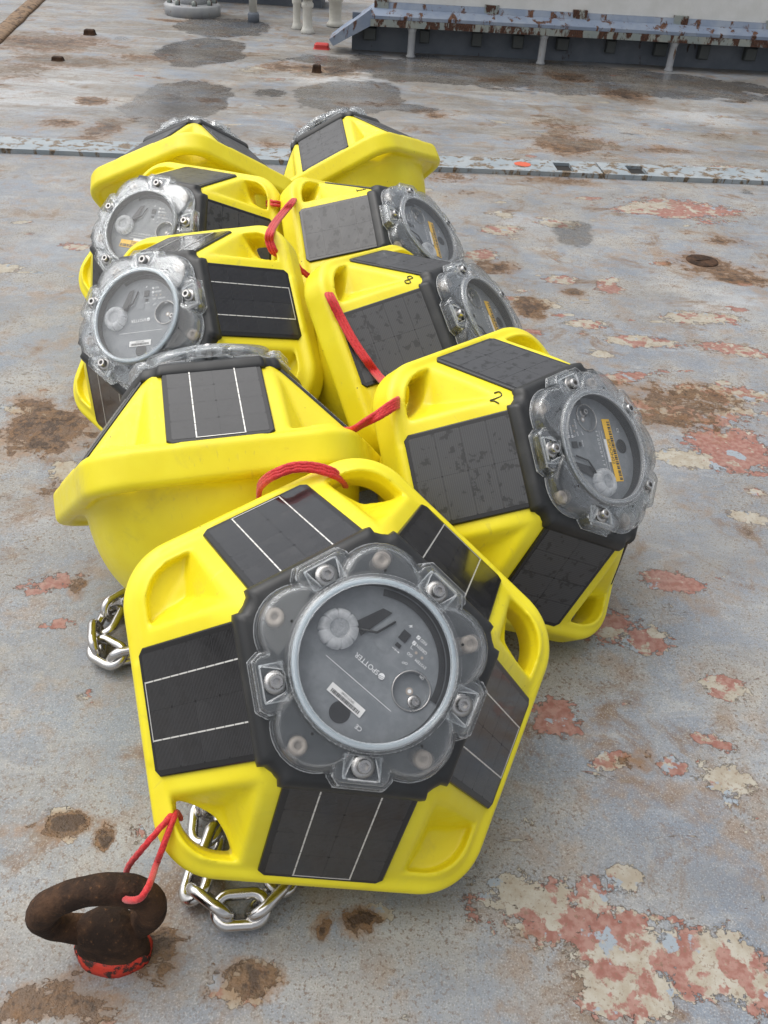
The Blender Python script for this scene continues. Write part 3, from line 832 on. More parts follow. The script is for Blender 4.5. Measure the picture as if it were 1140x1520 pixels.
# ------------------------------------------------------------------ deck
BLOBS = [
    ('c', 0.158, 0.393, 0.0684, 0.0317, 0.55), ('c', 0.141, 0.408, 0.0378, 0.0196, 0.1), ('c', 0.216, 0.409, 0.0159, 0.0211, 0.6), ('c', 0.238, 0.359, 0.0513, 0.0329, 0.6),
    ('c', 0.302, 0.351, 0.0601, 0.0287, 0.5), ('c', 0.247, 0.318, 0.0231, 0.022, 0.5), ('c', 0.342, 0.348, 0.03, 0.036, 0.55), ('c', 0.248, 0.428, 0.0162, 0.0151, 0.4),
    ('c', 0.209, 0.608, 0.0259, 0.0283, 0.95), ('c', 0.257, 0.558, 0.0256, 0.0114, 0.5), ('c', 0.324, 0.553, 0.0183, 0.0114, 0.7), ('c', 0.382, 0.541, 0.0276, 0.0191, 0.3),
    ('c', 0.378, 0.592, 0.0243, 0.0113, 0.6), ('c', 0.407, 0.67, 0.0243, 0.0215, 0.5), ('c', 0.375, 0.516, 0.0085, 0.0075, 0.5), ('c', 0.393, 0.852, 0.0427, 0.0209, 0.8),
    ('c', 0.566, 1.192, 0.0721, 0.069, 0.85), ('c', 0.473, 1.152, 0.0474, 0.0265, 0.05), ('c', 0.291, 0.758, 0.0379, 0.0361, 0.8), ('c', 0.334, 0.741, 0.0358, 0.026, 0.5),
    ('c', 0.484, 1.3, 0.1842, 0.0382, 0.6), ('c', 0.612, 1.374, 0.103, 0.0314, 0.5), ('c', 0.435, 1.414, 0.0779, 0.0213, 0.7), ('c', 0.772, 2.417, 0.1609, 0.0849, 0.7),
    ('c', 0.635, 2.391, 0.0593, 0.0413, 0.4), ('c', 0.194, 1.983, 0.0528, 0.0346, 0.6), ('c', 0.365, 1.869, 0.0351, 0.0278, 0.6), ('c', 0.475, 1.837, 0.0348, 0.0351, 0.7),
    ('c', 0.647, 1.705, 0.0907, 0.0284, 0.4), ('c', 0.505, 1.575, 0.0847, 0.0281, 0.5), ('c', 0.69, 1.556, 0.0708, 0.0282, 0.6), ('c', 0.392, 1.635, 0.0576, 0.0229, 0.5),
    ('c', -0.411, 0.772, 0.0382, 0.0205, 0.95), ('c', -0.381, 0.704, 0.0174, 0.0104, 0.8), ('c', -0.288, 0.446, 0.0216, 0.0148, 0.15), ('c', -0.246, 0.435, 0.0082, 0.0158, 0.1),
    ('c', -0.091, 0.313, 0.0281, 0.0173, 0.45), ('c', -0.473, 1.01, 0.0292, 0.0247, 0.2), ('c', -0.571, 1.17, 0.0639, 0.0193, 0.1), ('c', 0.017, 0.379, 0.0146, 0.0074, 0.1),
    ('c', 0.547, 1.002, 0.0414, 0.0138, 0.2), ('c', 0.255, 2.163, 0.0533, 0.0347, 0.5), ('c', 0.411, 2.242, 0.0554, 0.0316, 0.4), ('c', 1.049, 2.857, 0.0943, 0.0403, 0.5),
    ('c', -0.4, 3.927, 0.1438, 0.0803, 0.4), ('c', -0.647, 3.878, 0.0559, 0.066, 0.3), ('r', -0.535, 1.114, 0.0827, 0.0845, 1.0), ('r', -0.579, 1.191, 0.0646, 0.022, 0.8),
    ('r', -0.472, 0.976, 0.0381, 0.0338, 0.6), ('r', -0.38, 0.767, 0.0133, 0.0278, 1.0), ('r', -0.288, 0.446, 0.0216, 0.0148, 0.98), ('r', -0.246, 0.435, 0.0088, 0.0158, 0.98),
    ('r', -0.091, 0.313, 0.0281, 0.0162, 0.9), ('r', -0.33, 0.436, 0.0189, 0.0103, 0.8), ('r', -0.158, 0.323, 0.0113, 0.0168, 0.95), ('r', -0.216, 0.287, 0.0325, 0.0127, 1.0),
    ('r', -0.25, 0.291, 0.0488, 0.0193, 0.9), ('r', -0.183, 0.33, 0.0398, 0.02, 0.9), ('r', -0.033, 0.36, 0.0095, 0.0107, 1.0), ('r', 0.002, 0.369, 0.0168, 0.0132, 1.0),
    ('r', -0.295, 0.418, 0.0309, 0.0211, 0.5), ('r', -0.089, 0.305, 0.0334, 0.0159, 0.7), ('r', 0.74, 2.037, 0.0524, 0.0512, 1.0), ('r', 0.76, 1.989, 0.1201, 0.081, 0.8),
    ('r', 0.777, 1.935, 0.084, 0.0346, 1.0), ('r', 0.221, 1.913, 0.0547, 0.0451, 0.9), ('r', 0.28, 1.7, 0.0413, 0.0516, 0.9), ('r', 0.386, 1.797, 0.0341, 0.03, 0.9),
    ('r', 0.552, 3.017, 0.1439, 0.1373, 0.8), ('r', 0.539, 3.278, 0.1548, 0.1972, 0.5), ('r', 0.495, 1.347, 0.189, 0.0754, 0.6), ('r', 0.501, 1.268, 0.1571, 0.0463, 0.7),
    ('r', -1.62, 4.172, 0.2817, 0.2201, 0.8), ('r', -1.411, 3.815, 0.1834, 0.1068, 0.9), ('r', -1.514, 3.646, 0.1247, 0.2506, 0.6), ('r', -0.967, 2.877, 0.0542, 0.131, 0.9),
    ('r', -1.107, 3.191, 0.068, 0.0586, 0.7), ('r', -1.149, 3.973, 0.1385, 0.0984, 0.7), ('r', -1.129, 2.904, 0.0832, 0.0674, 0.7), ('r', 0.692, 4.151, 0.0971, 0.0888, 0.9),
    ('r', 0.884, 3.829, 0.091, 0.1037, 0.9), ('r', 0.115, 2.576, 0.1222, 0.0523, 0.7), ('r', 0.456, 2.608, 0.1892, 0.0673, 0.6), ('r', 0.189, 2.448, 0.0784, 0.0603, 0.6),
    ('r', 0.163, 2.247, 0.0547, 0.0526, 0.5), ('r', -0.435, 3.986, 0.2037, 0.11, 0.7), ('r', 0.103, 3.293, 0.0504, 0.0492, 0.7), ('r', -0.412, 2.792, 0.0633, 0.0452, 0.7),
    ('r', 0.178, 0.522, 0.0423, 0.0244, 0.2), ('r', -0.283, 0.623, 0.0448, 0.03, 0.35), ('r', -0.376, 0.626, 0.0371, 0.0308, 0.3), ('r', 0.289, 0.77, 0.0609, 0.0613, 0.35),
    ('r', 0.124, 0.346, 0.0354, 0.0172, 0.3), ('w', -0.935, 4.182, 0.183, 0.3048, 1.0), ('w', -0.835, 3.265, 0.1697, 0.341, 1.0), ('w', -0.23, 3.518, 0.2151, 0.2884, 1.0),
    ('w', -0.508, 3.485, 0.1788, 0.2415, 0.6), ('w', -0.967, 4.821, 0.2373, 0.2729, 1.0), ('w', 0.555, 4.124, 1.1545, 0.3518, 0.9), ('w', 0.816, 3.208, 0.5925, 0.3286, 0.45),
    ('w', 0.437, 2.172, 0.1353, 0.2122, 0.6), ('w', 1.03, 2.648, 0.1544, 0.4355, 0.45), ('w', -0.687, 1.422, 0.0847, 0.1989, 0.5), ('w', -0.654, 1.272, 0.0673, 0.1462, 0.4),
    ('w', -1.353, 4.389, 0.0904, 0.1346, 0.6), ('w', -0.021, 3.381, 0.3076, 0.165, 0.6), ('w', 0.537, 1.594, 0.1284, 0.083, 0.35), ('p', -1.349, 3.335, 0.2786, 0.3223, 1.0),
    ('p', -0.367, 3.87, 0.2558, 0.1829, 0.8), ('p', -0.797, 1.885, 0.1783, 0.2563, 0.5), ('p', 1.153, 3.584, 0.3482, 0.2358, 0.6), ('p', 0.321, 2.225, 0.1096, 0.104, 0.6),
    ('p', 0.727, 1.785, 0.1888, 0.115, 0.6), ('p', 0.274, 0.974, 0.14, 0.097, 0.3), ('p', -0.468, 0.883, 0.0806, 0.0754, 0.4),
]
def build_deck():
    def axis(lo, hi, a, b, st, grow=1.25):
        c = list(np.arange(a, b + st * .5, st)); s = st; x = c[-1]
        while x < hi: s *= grow; x += s; c.append(min(x, hi))
        s = st; x = c[0]; pre = []
        while x > lo: s *= grow; x -= s; pre.append(max(x, lo))
        return np.array(pre[::-1] + c)
    xs = axis(-9, 9, -2.3, 2.6, .010); ys = axis(-6, 14, .15, 4.9, .010)
    X, Y = np.meshgrid(xs, ys, indexing='ij')
    nx, ny = X.shape
    fld = {k: np.full(X.shape, -1.0) for k in 'crwp'}; red = np.zeros(X.shape); redw = np.full(X.shape, 1e-3)
    rnd = random.Random(5)
    bl = [(t, x, y, a * 1.25, b * 1.25, s) if t == 'c' else (t, x, y, a, b, s) for t, x, y, a, b, s in BLOBS]
    # further flaking and stains scattered over the rest of the deck
    for i in range(230):
        x, y = rnd.uniform(-2.6, 2.8), rnd.uniform(.2, 4.9)
        s = rnd.choice((.004, .006, .009, .013, .022)) * (1 if y < 1 else 1.5)
        bl.append(('c', x, y, s * rnd.uniform(1, 2.4), s * rnd.uniform(.5, 1), rnd.choice((.05, .1, .2, .35, .6, .85))))
    for i in range(60):      # band of flaking across the middle right
        x, y = rnd.uniform(.1, 1.1), rnd.uniform(1.25, 2.0)
        s = rnd.choice((.007, .011, .018))
        bl.append(('c', x, y, s * rnd.uniform(1.2, 2.6), s * rnd.uniform(.5, 1), rnd.choice((.05, .15, .3, .5, .8))))
    for i in range(130):
        x, y = rnd.uniform(-3, 3.2), rnd.uniform(.2, 5)
        s = rnd.choice((.015, .03, .05)) * (.6 + .35 * y)
        bl.append(('r', x, y, s * rnd.uniform(1, 2.2), s * rnd.uniform(.5, 1), rnd.uniform(.2, .75)))
    for i in range(26):
        x, y = rnd.uniform(-6, 6), rnd.uniform(4.2, 10)
        bl.append(('w', x, y, rnd.uniform(.2, .7), rnd.uniform(.15, .4), rnd.uniform(.4, 1)))
    for t, cx, cy, rx, ry, s in bl:
        m = 2.2 * max(rx, ry)
        i0, i1 = np.searchsorted(xs, (cx - m, cx + m)); j0, j1 = np.searchsorted(ys, (cy - m, cy + m))
        if i1 <= i0 or j1 <= j0: continue
        a = rnd.uniform(-.35, .35) if rx < .1 else 0.0
        dx, dy = X[i0:i1, j0:j1] - cx, Y[i0:i1, j0:j1] - cy
        u = (dx * math.cos(a) + dy * math.sin(a)) / rx; v = (-dx * math.sin(a) + dy * math.cos(a)) / ry
        d = 1 - np.sqrt(u * u + v * v)
        if t == 'c':
            fld['c'][i0:i1, j0:j1] = np.maximum(fld['c'][i0:i1, j0:j1], d)
            w = np.clip(d + .6, 0, 1) ** 2; red[i0:i1, j0:j1] += w * s; redw[i0:i1, j0:j1] += w
        else:
            fld[t][i0:i1, j0:j1] = np.maximum(fld[t][i0:i1, j0:j1], (d + 1) * s - 1)
    Zh = .0012 * np.sin(X * 3.1 + 1) * np.sin(Y * 2.3) + .0008 * np.sin(X * 9 + Y * 4)
    V = np.stack([X, Y, Zh - .0015], -1).reshape(-1, 3)
    ii = np.arange(nx * ny).reshape(nx, ny)
    F = np.stack([ii[:-1, :-1], ii[1:, :-1], ii[1:, 1:], ii[:-1, 1:]], -1).reshape(-1, 4)
    me = mesh_np('deck', V, F, [MAT['deck']])
    for k, nm in dict(c='chip', r='rust', w='wet', p='pale').items():
        at = me.attributes.new(nm, 'FLOAT', 'POINT'); at.data.foreach_set('value', np.clip(fld[k], -1, 1).astype(np.float32).ravel())
    at = me.attributes.new('redness', 'FLOAT', 'POINT'); at.data.foreach_set('value', np.where(redw < .05, .42, red / redw).astype(np.float32).ravel())
    at = me.attributes.new('grime', 'FLOAT', 'POINT'); at.data.foreach_set('value', (.30 + .70 * np.clip((Y - 2.3) / .8, 0, 1)).astype(np.float32).ravel())
    o = obj('deck', me)
    tag(o, 'flaking grey painted steel deck with rust and wet patches', None, None, 'structure')

def deck_material():
    t = NT('deck_paint'); c = t.coord()
    big = t.noise(c, 2.1, 4, .6); mid = t.noise(c, 9, 5, .62); fine = t.noise(c, 55, 5, .65); tiny = t.noise(c, 260, 3, .6); grit = t.noise(c, 620, 2, .5)
    streak = t.noise(t.mapping(c, (1.0, 3.2, 1)), 7, 6, .65, .5)
    # layered paint: cool grey, warm grey, bleached areas
    m2 = t.noise(c, 24, 5, .68, .4); m3 = t.noise(t.mapping(c, (1, 1, 1), (3.1, 7.7, 0)), 6, 5, .62, .3)
    col = t.mix(t.ramp(t.mth('ADD', t.mth('MULTIPLY', m3, .6), t.mth('MULTIPLY', m2, .4)), .40, .62), (0.235, 0.262, 0.298), (0.345, 0.330, 0.298))
    col = t.mix(t.ramp(streak, .50, .72, 0, .55), col, (0.43, 0.43, 0.415))
    col = t.mix(t.ramp(m2, .52, .70, 0, .55), col, (0.225, 0.240, 0.265))
    col = t.mix(t.ramp(fine, .52, .70, 0, .40), col, (0.42, 0.40, 0.36))
    col = t.mix(t.ramp(t.mth('ADD', t.attr('pale'), t.mth('MULTIPLY', mid, .9)), .0, .6, 0, .6), col, (0.52, 0.53, 0.53))
    # soft damp blotches that dried at different times
    dm = t.ramp(t.mth('ADD', t.mth('MULTIPLY', t.noise(t.mapping(c, (1, 1, 1), (2.2, 5.1, 0)), 3.4, 4, .6, .4), .7), t.mth('MULTIPLY', m2, .3)), .45, .60)
    col = t.mix(t.mth('MULTIPLY', dm, .62), col, t.mix(1.0, col, (0.66, 0.71, 0.78), 'MULTIPLY'))
    # brown bloom and pepper-fine rust specks
    bloom = t.ramp(t.mth('ADD', t.mth('MULTIPLY', mid, .55), t.mth('MULTIPLY', m2, .45)), .49, .64)
    col = t.mix(t.mth('MULTIPLY', bloom, .62), col, (0.275, 0.185, 0.115))
    spl = t.noise(t.mapping(c, (1, 1, 1), (9.3, 2.1, 0)), 8, 9, .72, .6)
    col = t.mix(t.ramp(spl, .535, .66, 0, .80), col, t.mix(t.ramp(fine, .42, .60), (0.165, 0.088, 0.038), (0.215, 0.145, 0.085)))
    col = t.mix(t.ramp(spl, .64, .70, 0, .8), col, (0.060, 0.038, 0.026))
    speck = t.mth('MULTIPLY', t.ramp(tiny, .54, .64), t.ramp(m3, .34, .62, .18, .78))
    col = t.mix(speck, col, (0.160, 0.105, 0.070))
    gr = t.ramp(grit, .56, .68, 0, .42)
    col = t.mix(gr, col, (0.105, 0.090, 0.080))
    col = t.mix(t.ramp(grit, .33, .43, .35, 0), col, (0.56, 0.55, 0.52))
    # chips down to cream and red primer
    edge = t.mth('ADD', t.mth('MULTIPLY', t.mth('SUBTRACT', t.noise(t.mapping(c, (.8, 1.25, 1)), 15, 6, .64, .3), .5), 2.1), t.mth('MULTIPLY', t.mth('SUBTRACT', t.noise(c, 85, 5, .7), .5), 1.6))
    cf = t.mth('ADD', t.mth('SUBTRACT', t.attr('chip'), .22), edge)
    # thin slivers flaking off everywhere, drawn out along the beam
    sl = t.noise(t.mapping(c, (.75, 1.7, 1), (4.4, 1.3, 0)), 17, 7, .66, .8)
    cf = t.mth('MAXIMUM', cf, t.mth('MULTIPLY', t.mth('SUBTRACT', sl, t.ramp(m3, .42, .66, .685, .622)), 5.0))
    chip = t.ramp(cf, .015, .045)
    rim = t.mth('MULTIPLY', t.ramp(cf, -.07, .02), t.ramp(cf, .02, .09, 1, 0))  # dark chip outline: rust line plus painted shade of the paint thickness
    ctex = t.noise(c, 33, 5, .62)
    redm = t.ramp(t.mth('ADD', t.attr('redness'), t.mth('MULTIPLY', t.mth('SUBTRACT', ctex, .5), 2.4)), .48, .60)
    cream = t.mix(t.ramp(fine, .35, .65), (0.350, 0.305, 0.235), (0.43, 0.405, 0.345))
    redc = t.mix(t.ramp(t.noise(c, 120, 3), .35, .65), (0.270, 0.115, 0.090), (0.350, 0.200, 0.165))
    ccol = t.mix(redm, cream, redc)
    ccol = t.mix(t.ramp(t.noise(t.mapping(c, (1, 1, 1), (6.6, 8.8, 0)), 26, 5, .6), .60, .63), ccol, (0.300, 0.345, 0.390))
    ccol = t.mix(t.ramp(tiny, .58, .66, 0, .6), ccol, (0.20, 0.13, 0.085))
    col = t.mix(chip, col, ccol)
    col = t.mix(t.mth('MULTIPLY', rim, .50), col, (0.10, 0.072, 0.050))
    # rust
    rf = t.mth('ADD', t.attr('rust'), t.mth('MULTIPLY', t.mth('SUBTRACT', t.noise(c, 9, 8, .74, .5), .5), 2.6))
    rf = t.mth('ADD', rf, t.mth('MULTIPLY', t.ramp(cf, -.55, .02, 0, .42), t.ramp(m3, .40, .6)))
    rf = t.mth('ADD', rf, t.mth('MULTIPLY', t.mth('SUBTRACT', t.noise(c, 70, 4, .7), .5), .9))
    rf = t.mth('ADD', rf, t.mth('MULTIPLY_ADD', t.attr('grime'), .32, -.10))
    rs = t.ramp(rf, -.36, .30, 0, .62)
    rf2 = t.mth('ADD', rf, t.mth('MULTIPLY', t.mth('SUBTRACT', t.noise(c, 42, 6, .72, .5), .5), 2.2))
    rh = t.ramp(rf2, .20, .27)
    rhl = t.ramp(rf2, .45, .75)
    rcol = t.mix(t.ramp(fine, .4, .62), (0.270, 0.140, 0.052), (0.190, 0.112, 0.058))
    col = t.mix(rs, col, rcol)
    col = t.mix(t.mth('MULTIPLY', rh, .80), col, t.mix(t.ramp(fine, .42, .6), (0.115, 0.066, 0.035), (0.190, 0.100, 0.042)))
    col = t.mix(t.mth('MULTIPLY', rhl, .80), col, (0.050, 0.031, 0.021))
    # grime trodden over the far part of the deck, in drifts along the beam
    drift = t.noise(t.mapping(c, (.55, 2.0, 1)), 3.2, 7, .68, .6)
    gf = t.mth('MULTIPLY', t.attr('grime'), t.ramp(drift, .44, .60))
    col = t.mix(t.mth('MULTIPLY', gf, .62), col, t.mix(t.ramp(m2, .4, .62), (0.165, 0.130, 0.090), (0.205, 0.195, 0.175)))
    # damp
    wf = t.mth('ADD', t.attr('wet'), t.mth('MULTIPLY', t.mth('SUBTRACT', t.noise(c, 5.5, 5, .6), .5), 1.0))
    wet = t.ramp(wf, -.06, .02)
    col = t.mix(wet, col, t.mix(.75, col, (0.42, 0.40, 0.38), 'MULTIPLY'))
    rough = t.mth('SUBTRACT', t.mth('SUBTRACT', t.ramp(fine, .3, .7, .50, .70), t.mth('MULTIPLY', dm, .14)), t.mth('MULTIPLY', wet, .30))
    h = t.mth('ADD', t.mth('MULTIPLY', chip, -.9), t.mth('ADD', t.mth('MULTIPLY', fine, .35), t.mth('MULTIPLY', tiny, .16)))
    h = t.mth('ADD', h, t.mth('MULTIPLY', rh, t.mth('MULTIPLY_ADD', tiny, .9, -.8)))
    h = t.mth('ADD', h, t.mth('MULTIPLY', mid, .8))
    t.p(color=col, rough=rough, spec=.35, normal=t.bump(h, .9, .0026))
    return t.m
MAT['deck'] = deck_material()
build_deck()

# ------------------------------------------------------------------ pale blue flat bar across the deck
def bar_y(x): return 2.618 + .0725 * x          # front edge
def deck_bar(x0, x1, slots, label, marks=()):
    z0, z1, w = -.004, .012, .122
    root = empty('deck_bar', T((x0 + x1) / 2, bar_y((x0 + x1) / 2), 0))
    inv = root.matrix_world.inverted()
    mb = MB()
    def seg(a, b, f0, f1):
        vs = []
        for z in (z0, z1):
            for x, f in ((a, f0), (b, f0), (b, f1), (a, f1)):
                vs.append(tuple(inv @ Vector((x - .0725 * w * f, bar_y(x) + w * f, z))))
        mb.add(vs, [(3, 2, 1, 0), (4, 5, 6, 7), (0, 1, 5, 4), (1, 2, 6, 5), (2, 3, 7, 6), (3, 0, 4, 7)])
    cur = x0
    for s0, s1 in slots:
        seg(cur, s0, 0, 1); seg(s0, s1, 0, .14); seg(s0, s1, .80, 1); cur = s1
    seg(cur, x1, 0, 1)
    obj('plate', mb.mesh('plate', MAT['bar']), root)
    for s0, s1 in slots:
        m2 = MB(); vs = [tuple(inv @ Vector((x - .0725 * w * f, bar_y(x) + w * f, .003))) for x, f in ((s0 - .002, .12), (s1 + .002, .12), (s1 + .002, .82), (s0 - .002, .82))]
        m2.add(vs, [(0, 1, 2, 3)]); obj('slot_dark_sheet', m2.mesh('slot_dark_sheet', MAT['pit']), root)  # near-black sheet paints the darkness of a deep hole
    for (mx, mf, ra, rb_) in marks:
        m2 = MB(); rnd = random.Random(3)
        m2.add([tuple(inv @ Vector((mx + ra * math.cos(a) * (1 + .15 * rnd.uniform(-1, 1)), bar_y(mx) + w * mf + rb_ * math.sin(a) * (1 + .15 * rnd.uniform(-1, 1)), z1 + .0012))) for a in np.linspace(0, 2 * math.pi, 19)[:-1]], [tuple(range(18))])
        obj('paint_mark', m2.mesh('paint_mark', MAT['coral']), root)
    tag(root, label, 'deck bar', 'pale blue bars across the deck')
deck_bar(-8.0, .594, [(.458, .510)], 'long pale blue flat bar across the deck, with one slot and a coral paint mark', [(.355, .52, .026, .024)])
deck_bar(.600, 8.0, [(.684, .738)], 'pale blue flat bar right of the joint, with one dark slot, running off right')

# ------------------------------------------------------------------ low coaming with ledge at the back right
def cy(x): return 4.36 + .055 * x
def coaming():
    x0, x1 = -.34, 5.5
    root = empty('raised_hatch_coaming', T(1.2, cy(1.2) + .1, 0)); inv = root.matrix_world.inverted()
    def prism(name, prof, xa, xb, mat, sub=1, parent=root):
        """profile in (depth behind the posts, height) swept along the coaming"""
        mb = MB(); rings = []
        for i in range(sub + 1):
            x = xa + (xb - xa) * i / sub
            rings.append([tuple(inv @ Vector((x, cy(x) + d, z))) for d, z in prof])
        mb.loft(rings, 0, True, True, False)
        return obj(name, mb.mesh(name, mat), parent)
    prism('recess_wall', [(.115, -.01), (.135, -.01), (.135, .15), (.115, .15)], x0 + .05, x1, MAT['recess'])
    prism('ledge_lip', [(-.022, .118), (.0, .118), (.0, .146), (-.022, .146)], -.20, x1, MAT['lip'])
    prism('ledge', [(-.018, .147), (.16, .147), (.16, .184), (.030, .184), (.012, .178), (-.018, .160)], -.20, x1, MAT['blue'])
    prism('upper_step', [(.030, .1845), (.16, .1845), (.16, .2060), (.040, .2060)], -.16, x1, MAT['blue'])
    prism('white_side', [(.052, .2065), (.30, .2065), (.33, 1.15), (.082, 1.15)], -.14, x1, MAT['white'])
    # sloped end of the ledge running down to the deck
    mb = MB()
    def P(x, d, z): return tuple(inv @ Vector((x, cy(x) + d, z)))
    prof = [(-.20, .184), (-.20, .118), (-.365, .030), (-.385, .055)]
    vs = [P(x, -.018, z) for x, z in prof] + [P(x, .16, z) for x, z in prof]
    mb.add(vs, [(0, 1, 2, 3), (7, 6, 5, 4), (0, 3, 7, 4), (1, 0, 4, 5), (2, 1, 5, 6), (3, 2, 6, 7)])
    obj('sloped_end', mb.mesh('sloped_end', MAT['blue']), root)
    rnd = random.Random(8)
    for i in range(10):
        x = -.012 + .601 * i
        if x > x1: break
        mb = MB()
        base = Vector((x, cy(x), 0))
        rings = []
        for z, r in ((-.002, .022), (.004, .021), (.012, .0165), (.10, .0165), (.119, .024)):
            rings.append([tuple(inv @ (base + Vector((r * math.cos(a), r * .9 * math.sin(a), z)))) for a in np.linspace(0, 2 * math.pi, 13)[:-1]])
        mb.loft(rings, 0); obj('support_post', mb.mesh('support_post', MAT['flange']), root)
    for i in range(20):
        x = -.19 + .225 * i + rnd.uniform(-.03, .03)
        if x > 3.6: break
        mb = MB(); w, h = rnd.uniform(.022, .03), rnd.uniform(.05, .065); z = .072
        b = Vector((x, cy(x) + .075, z))
        rings = [[tuple(inv @ (b + Vector((sx * w * k, dy, sz * h / 2 * k)))) for sx, sz in ((-1, -1), (1, -1), (1, 1), (-1, 1))] for k, dy in ((.85, 0), (1, .006), (1, .045))]
        mb.loft(rings, 0, True, True, False); obj('dog_block', mb.mesh('dog_block', MAT['darkblock']), root)
        if i % 2 == 0:
            mb = MB(); b = Vector((x + .05, cy(x) + .046, .188))
            mb.box(tuple(inv @ (b + Vector((-.032, -.014, -.006)))), tuple(inv @ (b + Vector((.032, .012, .030))))); obj('cleat', mb.mesh('cleat', MAT['lip']), root)
    tag(root, 'low white and blue hatch coaming with rusty ledge on short posts', 'hatch coaming')
coaming()

# ------------------------------------------------------------------ pipework at the back
def lathe_obj(name, prof, n, mat, parent, M): 
    mb = MB(); mb.lathe(prof, n); return obj(name, mb.mesh(name, mat), parent, M)
p = empty('vent_pipe', T(-1.186, 5.15, 0))
lathe_obj('base_flange', [(.145, -.004), (.148, .045), (.140, .052), (.09, .053)], 28, MAT['flange'], p, T(0, 0, 0))
lathe_obj('pipe', [(.082, .050), (.078, .07), (.078, .9)], 24, MAT['flange'], p, T(0, 0, 0))
for i in range(8):
    a = 2 * math.pi * (i + .4) / 8
    lathe_obj('flange_bolt', [(.014, .052), (.014, .070), (.008, .076)], 6, MAT['lip'], p, T(.117 * math.cos(a), .117 * math.sin(a), 0))
tag(p, 'thick grey pipe on a round bolted flange at the back left', 'pipe')
p = empty('thin_stanchion', T(-.842, 5.03, 0))
lathe_obj('foot', [(.030, -.003), (.030, .035), (.024, .045)], 16, MAT['recess'], p, T(0, 0, 0))
lathe_obj('tube', [(.021, .040), (.021, .9)], 16, MAT['pipe'], p, T(0, 0, 0))
tag(p, 'thin white upright tube on a dark foot beside the grey flanged pipe', 'stanchion')
for x, y, s, lab in ((-.535, 4.80, 1.0, 'cream valve pipe with stepped collars, nearest of the pipes at the back'), (-.418, 5.06, 1.35, 'thicker cream pipe with collars next to the blue ledge'), (-.600, 4.90, .8, 'slim cream pipe left of the valve pipes')):
    p = empty('valve_pipe', T(x, y, 0))
    lathe_obj('pipe', [(.026 * s, -.003), (.036 * s, .004), (.028 * s, .02), (.024 * s, .03), (.024 * s, .11), (.030 * s, .115), (.030 * s, .13), (.024 * s, .135), (.024 * s, .15)], 18, MAT['pipe'], p, T(0, 0, 0))
    lathe_obj('collar', [(.036 * s, .149), (.052 * s, .165), (.052 * s, .21), (.044 * s, .23), (.044 * s, .85)], 18, MAT['pipe'], p, T(0, 0, 0))
    for i in range(6):
        a = 2 * math.pi * i / 6
        lathe_obj('flange_nut', [(.009 * s, .150), (.009 * s, .175)], 6, MAT['pipe'], p, T(.046 * s * math.cos(a), .046 * s * math.sin(a), 0))
    tag(p, lab, 'pipe', 'cream pipes at the back')
mb = MB(); mb.box((-1.55, 5.62, .06), (-.50, 5.95, .9)); mb.box((-1.50, 5.66, -.01), (-.55, 5.9, .06))
tag(obj('machinery_base', mb.mesh('machinery_base', MAT['recess'])), 'dark grey steel base behind the pipes at the top edge', 'machinery')

def lug(x, y, sx, sy, sz, mat, name, label, cat, group=None):
    mb = MB(); rings = []
    rnd = random.Random(int(x * 100))
    for k, z in ((1.15, -.002), (1.0, .004), (.95, sz * .8), (.8, sz)):
        rings.append([(a * sx * k + rnd.uniform(-.001, .001), b * sy * k, z) for a, b in ((-1, -.8), (-.8, -1), (.8, -1), (1, -.8), (1, .8), (.8, 1), (-.8, 1), (-1, .8))])
    mb.loft(rings, 0, True, True, False)
    tag(obj(name, mb.mesh(name, mat), None, T(x, y, 0)), label, cat, group)
lug(-.398, 3.91, .018, .014, .026, MAT['rust'], 'rusty_lug', 'small rusty lug in front of the cream pipes', 'lug', 'rusty lugs on the deck')
lug(-1.448, 3.81, .022, .014, .014, MAT['rust'], 'rusty_lug', 'flat rusty lug at the far left in the long brown stain', 'lug', 'rusty lugs on the deck')
lug(-1.505, 4.41, .024, .018, .020, MAT['rust'], 'rusty_lug', 'rusty lug farthest back on the left', 'lug', 'rusty lugs on the deck')
lug(-.427, 4.42, .034, .026, .022, MAT['redbox'], 'red_deck_cap', 'small red cap on the deck below the cream pipes', 'cap')
mb = MB(); mb.lathe([(.040, -.003), (.038, .0012), (.032, .0020), (.012, .0020)], 24)
mb.box((-.018, -.0025, .0018), (.018, .0025, .0034))
tag(obj('drain_plug', mb.mesh('drain_plug', MAT['rust']), None, T(.734, 2.031, 0) @ Mz(20)), 'round rusty drain plug set in the deck at right', 'drain plug')
# raised weld seam running back at the far left
mb = MB(); rnd = random.Random(2)
pts = [(-1.80 - .05 * i * .35 + rnd.uniform(-.004, .004), 3.9 + i * .09, .004 + rnd.uniform(-.002, .002)) for i in range(40)]
mb.tube(catmull(pts, 2), .045, 8)
mb.v = [(x, y, z * .3) for x, y, z in mb.v]
tag(obj('weld_seam', mb.mesh('weld_seam', MAT['rustlight'])), 'long rusty raised seam running back at the far left', 'seam')

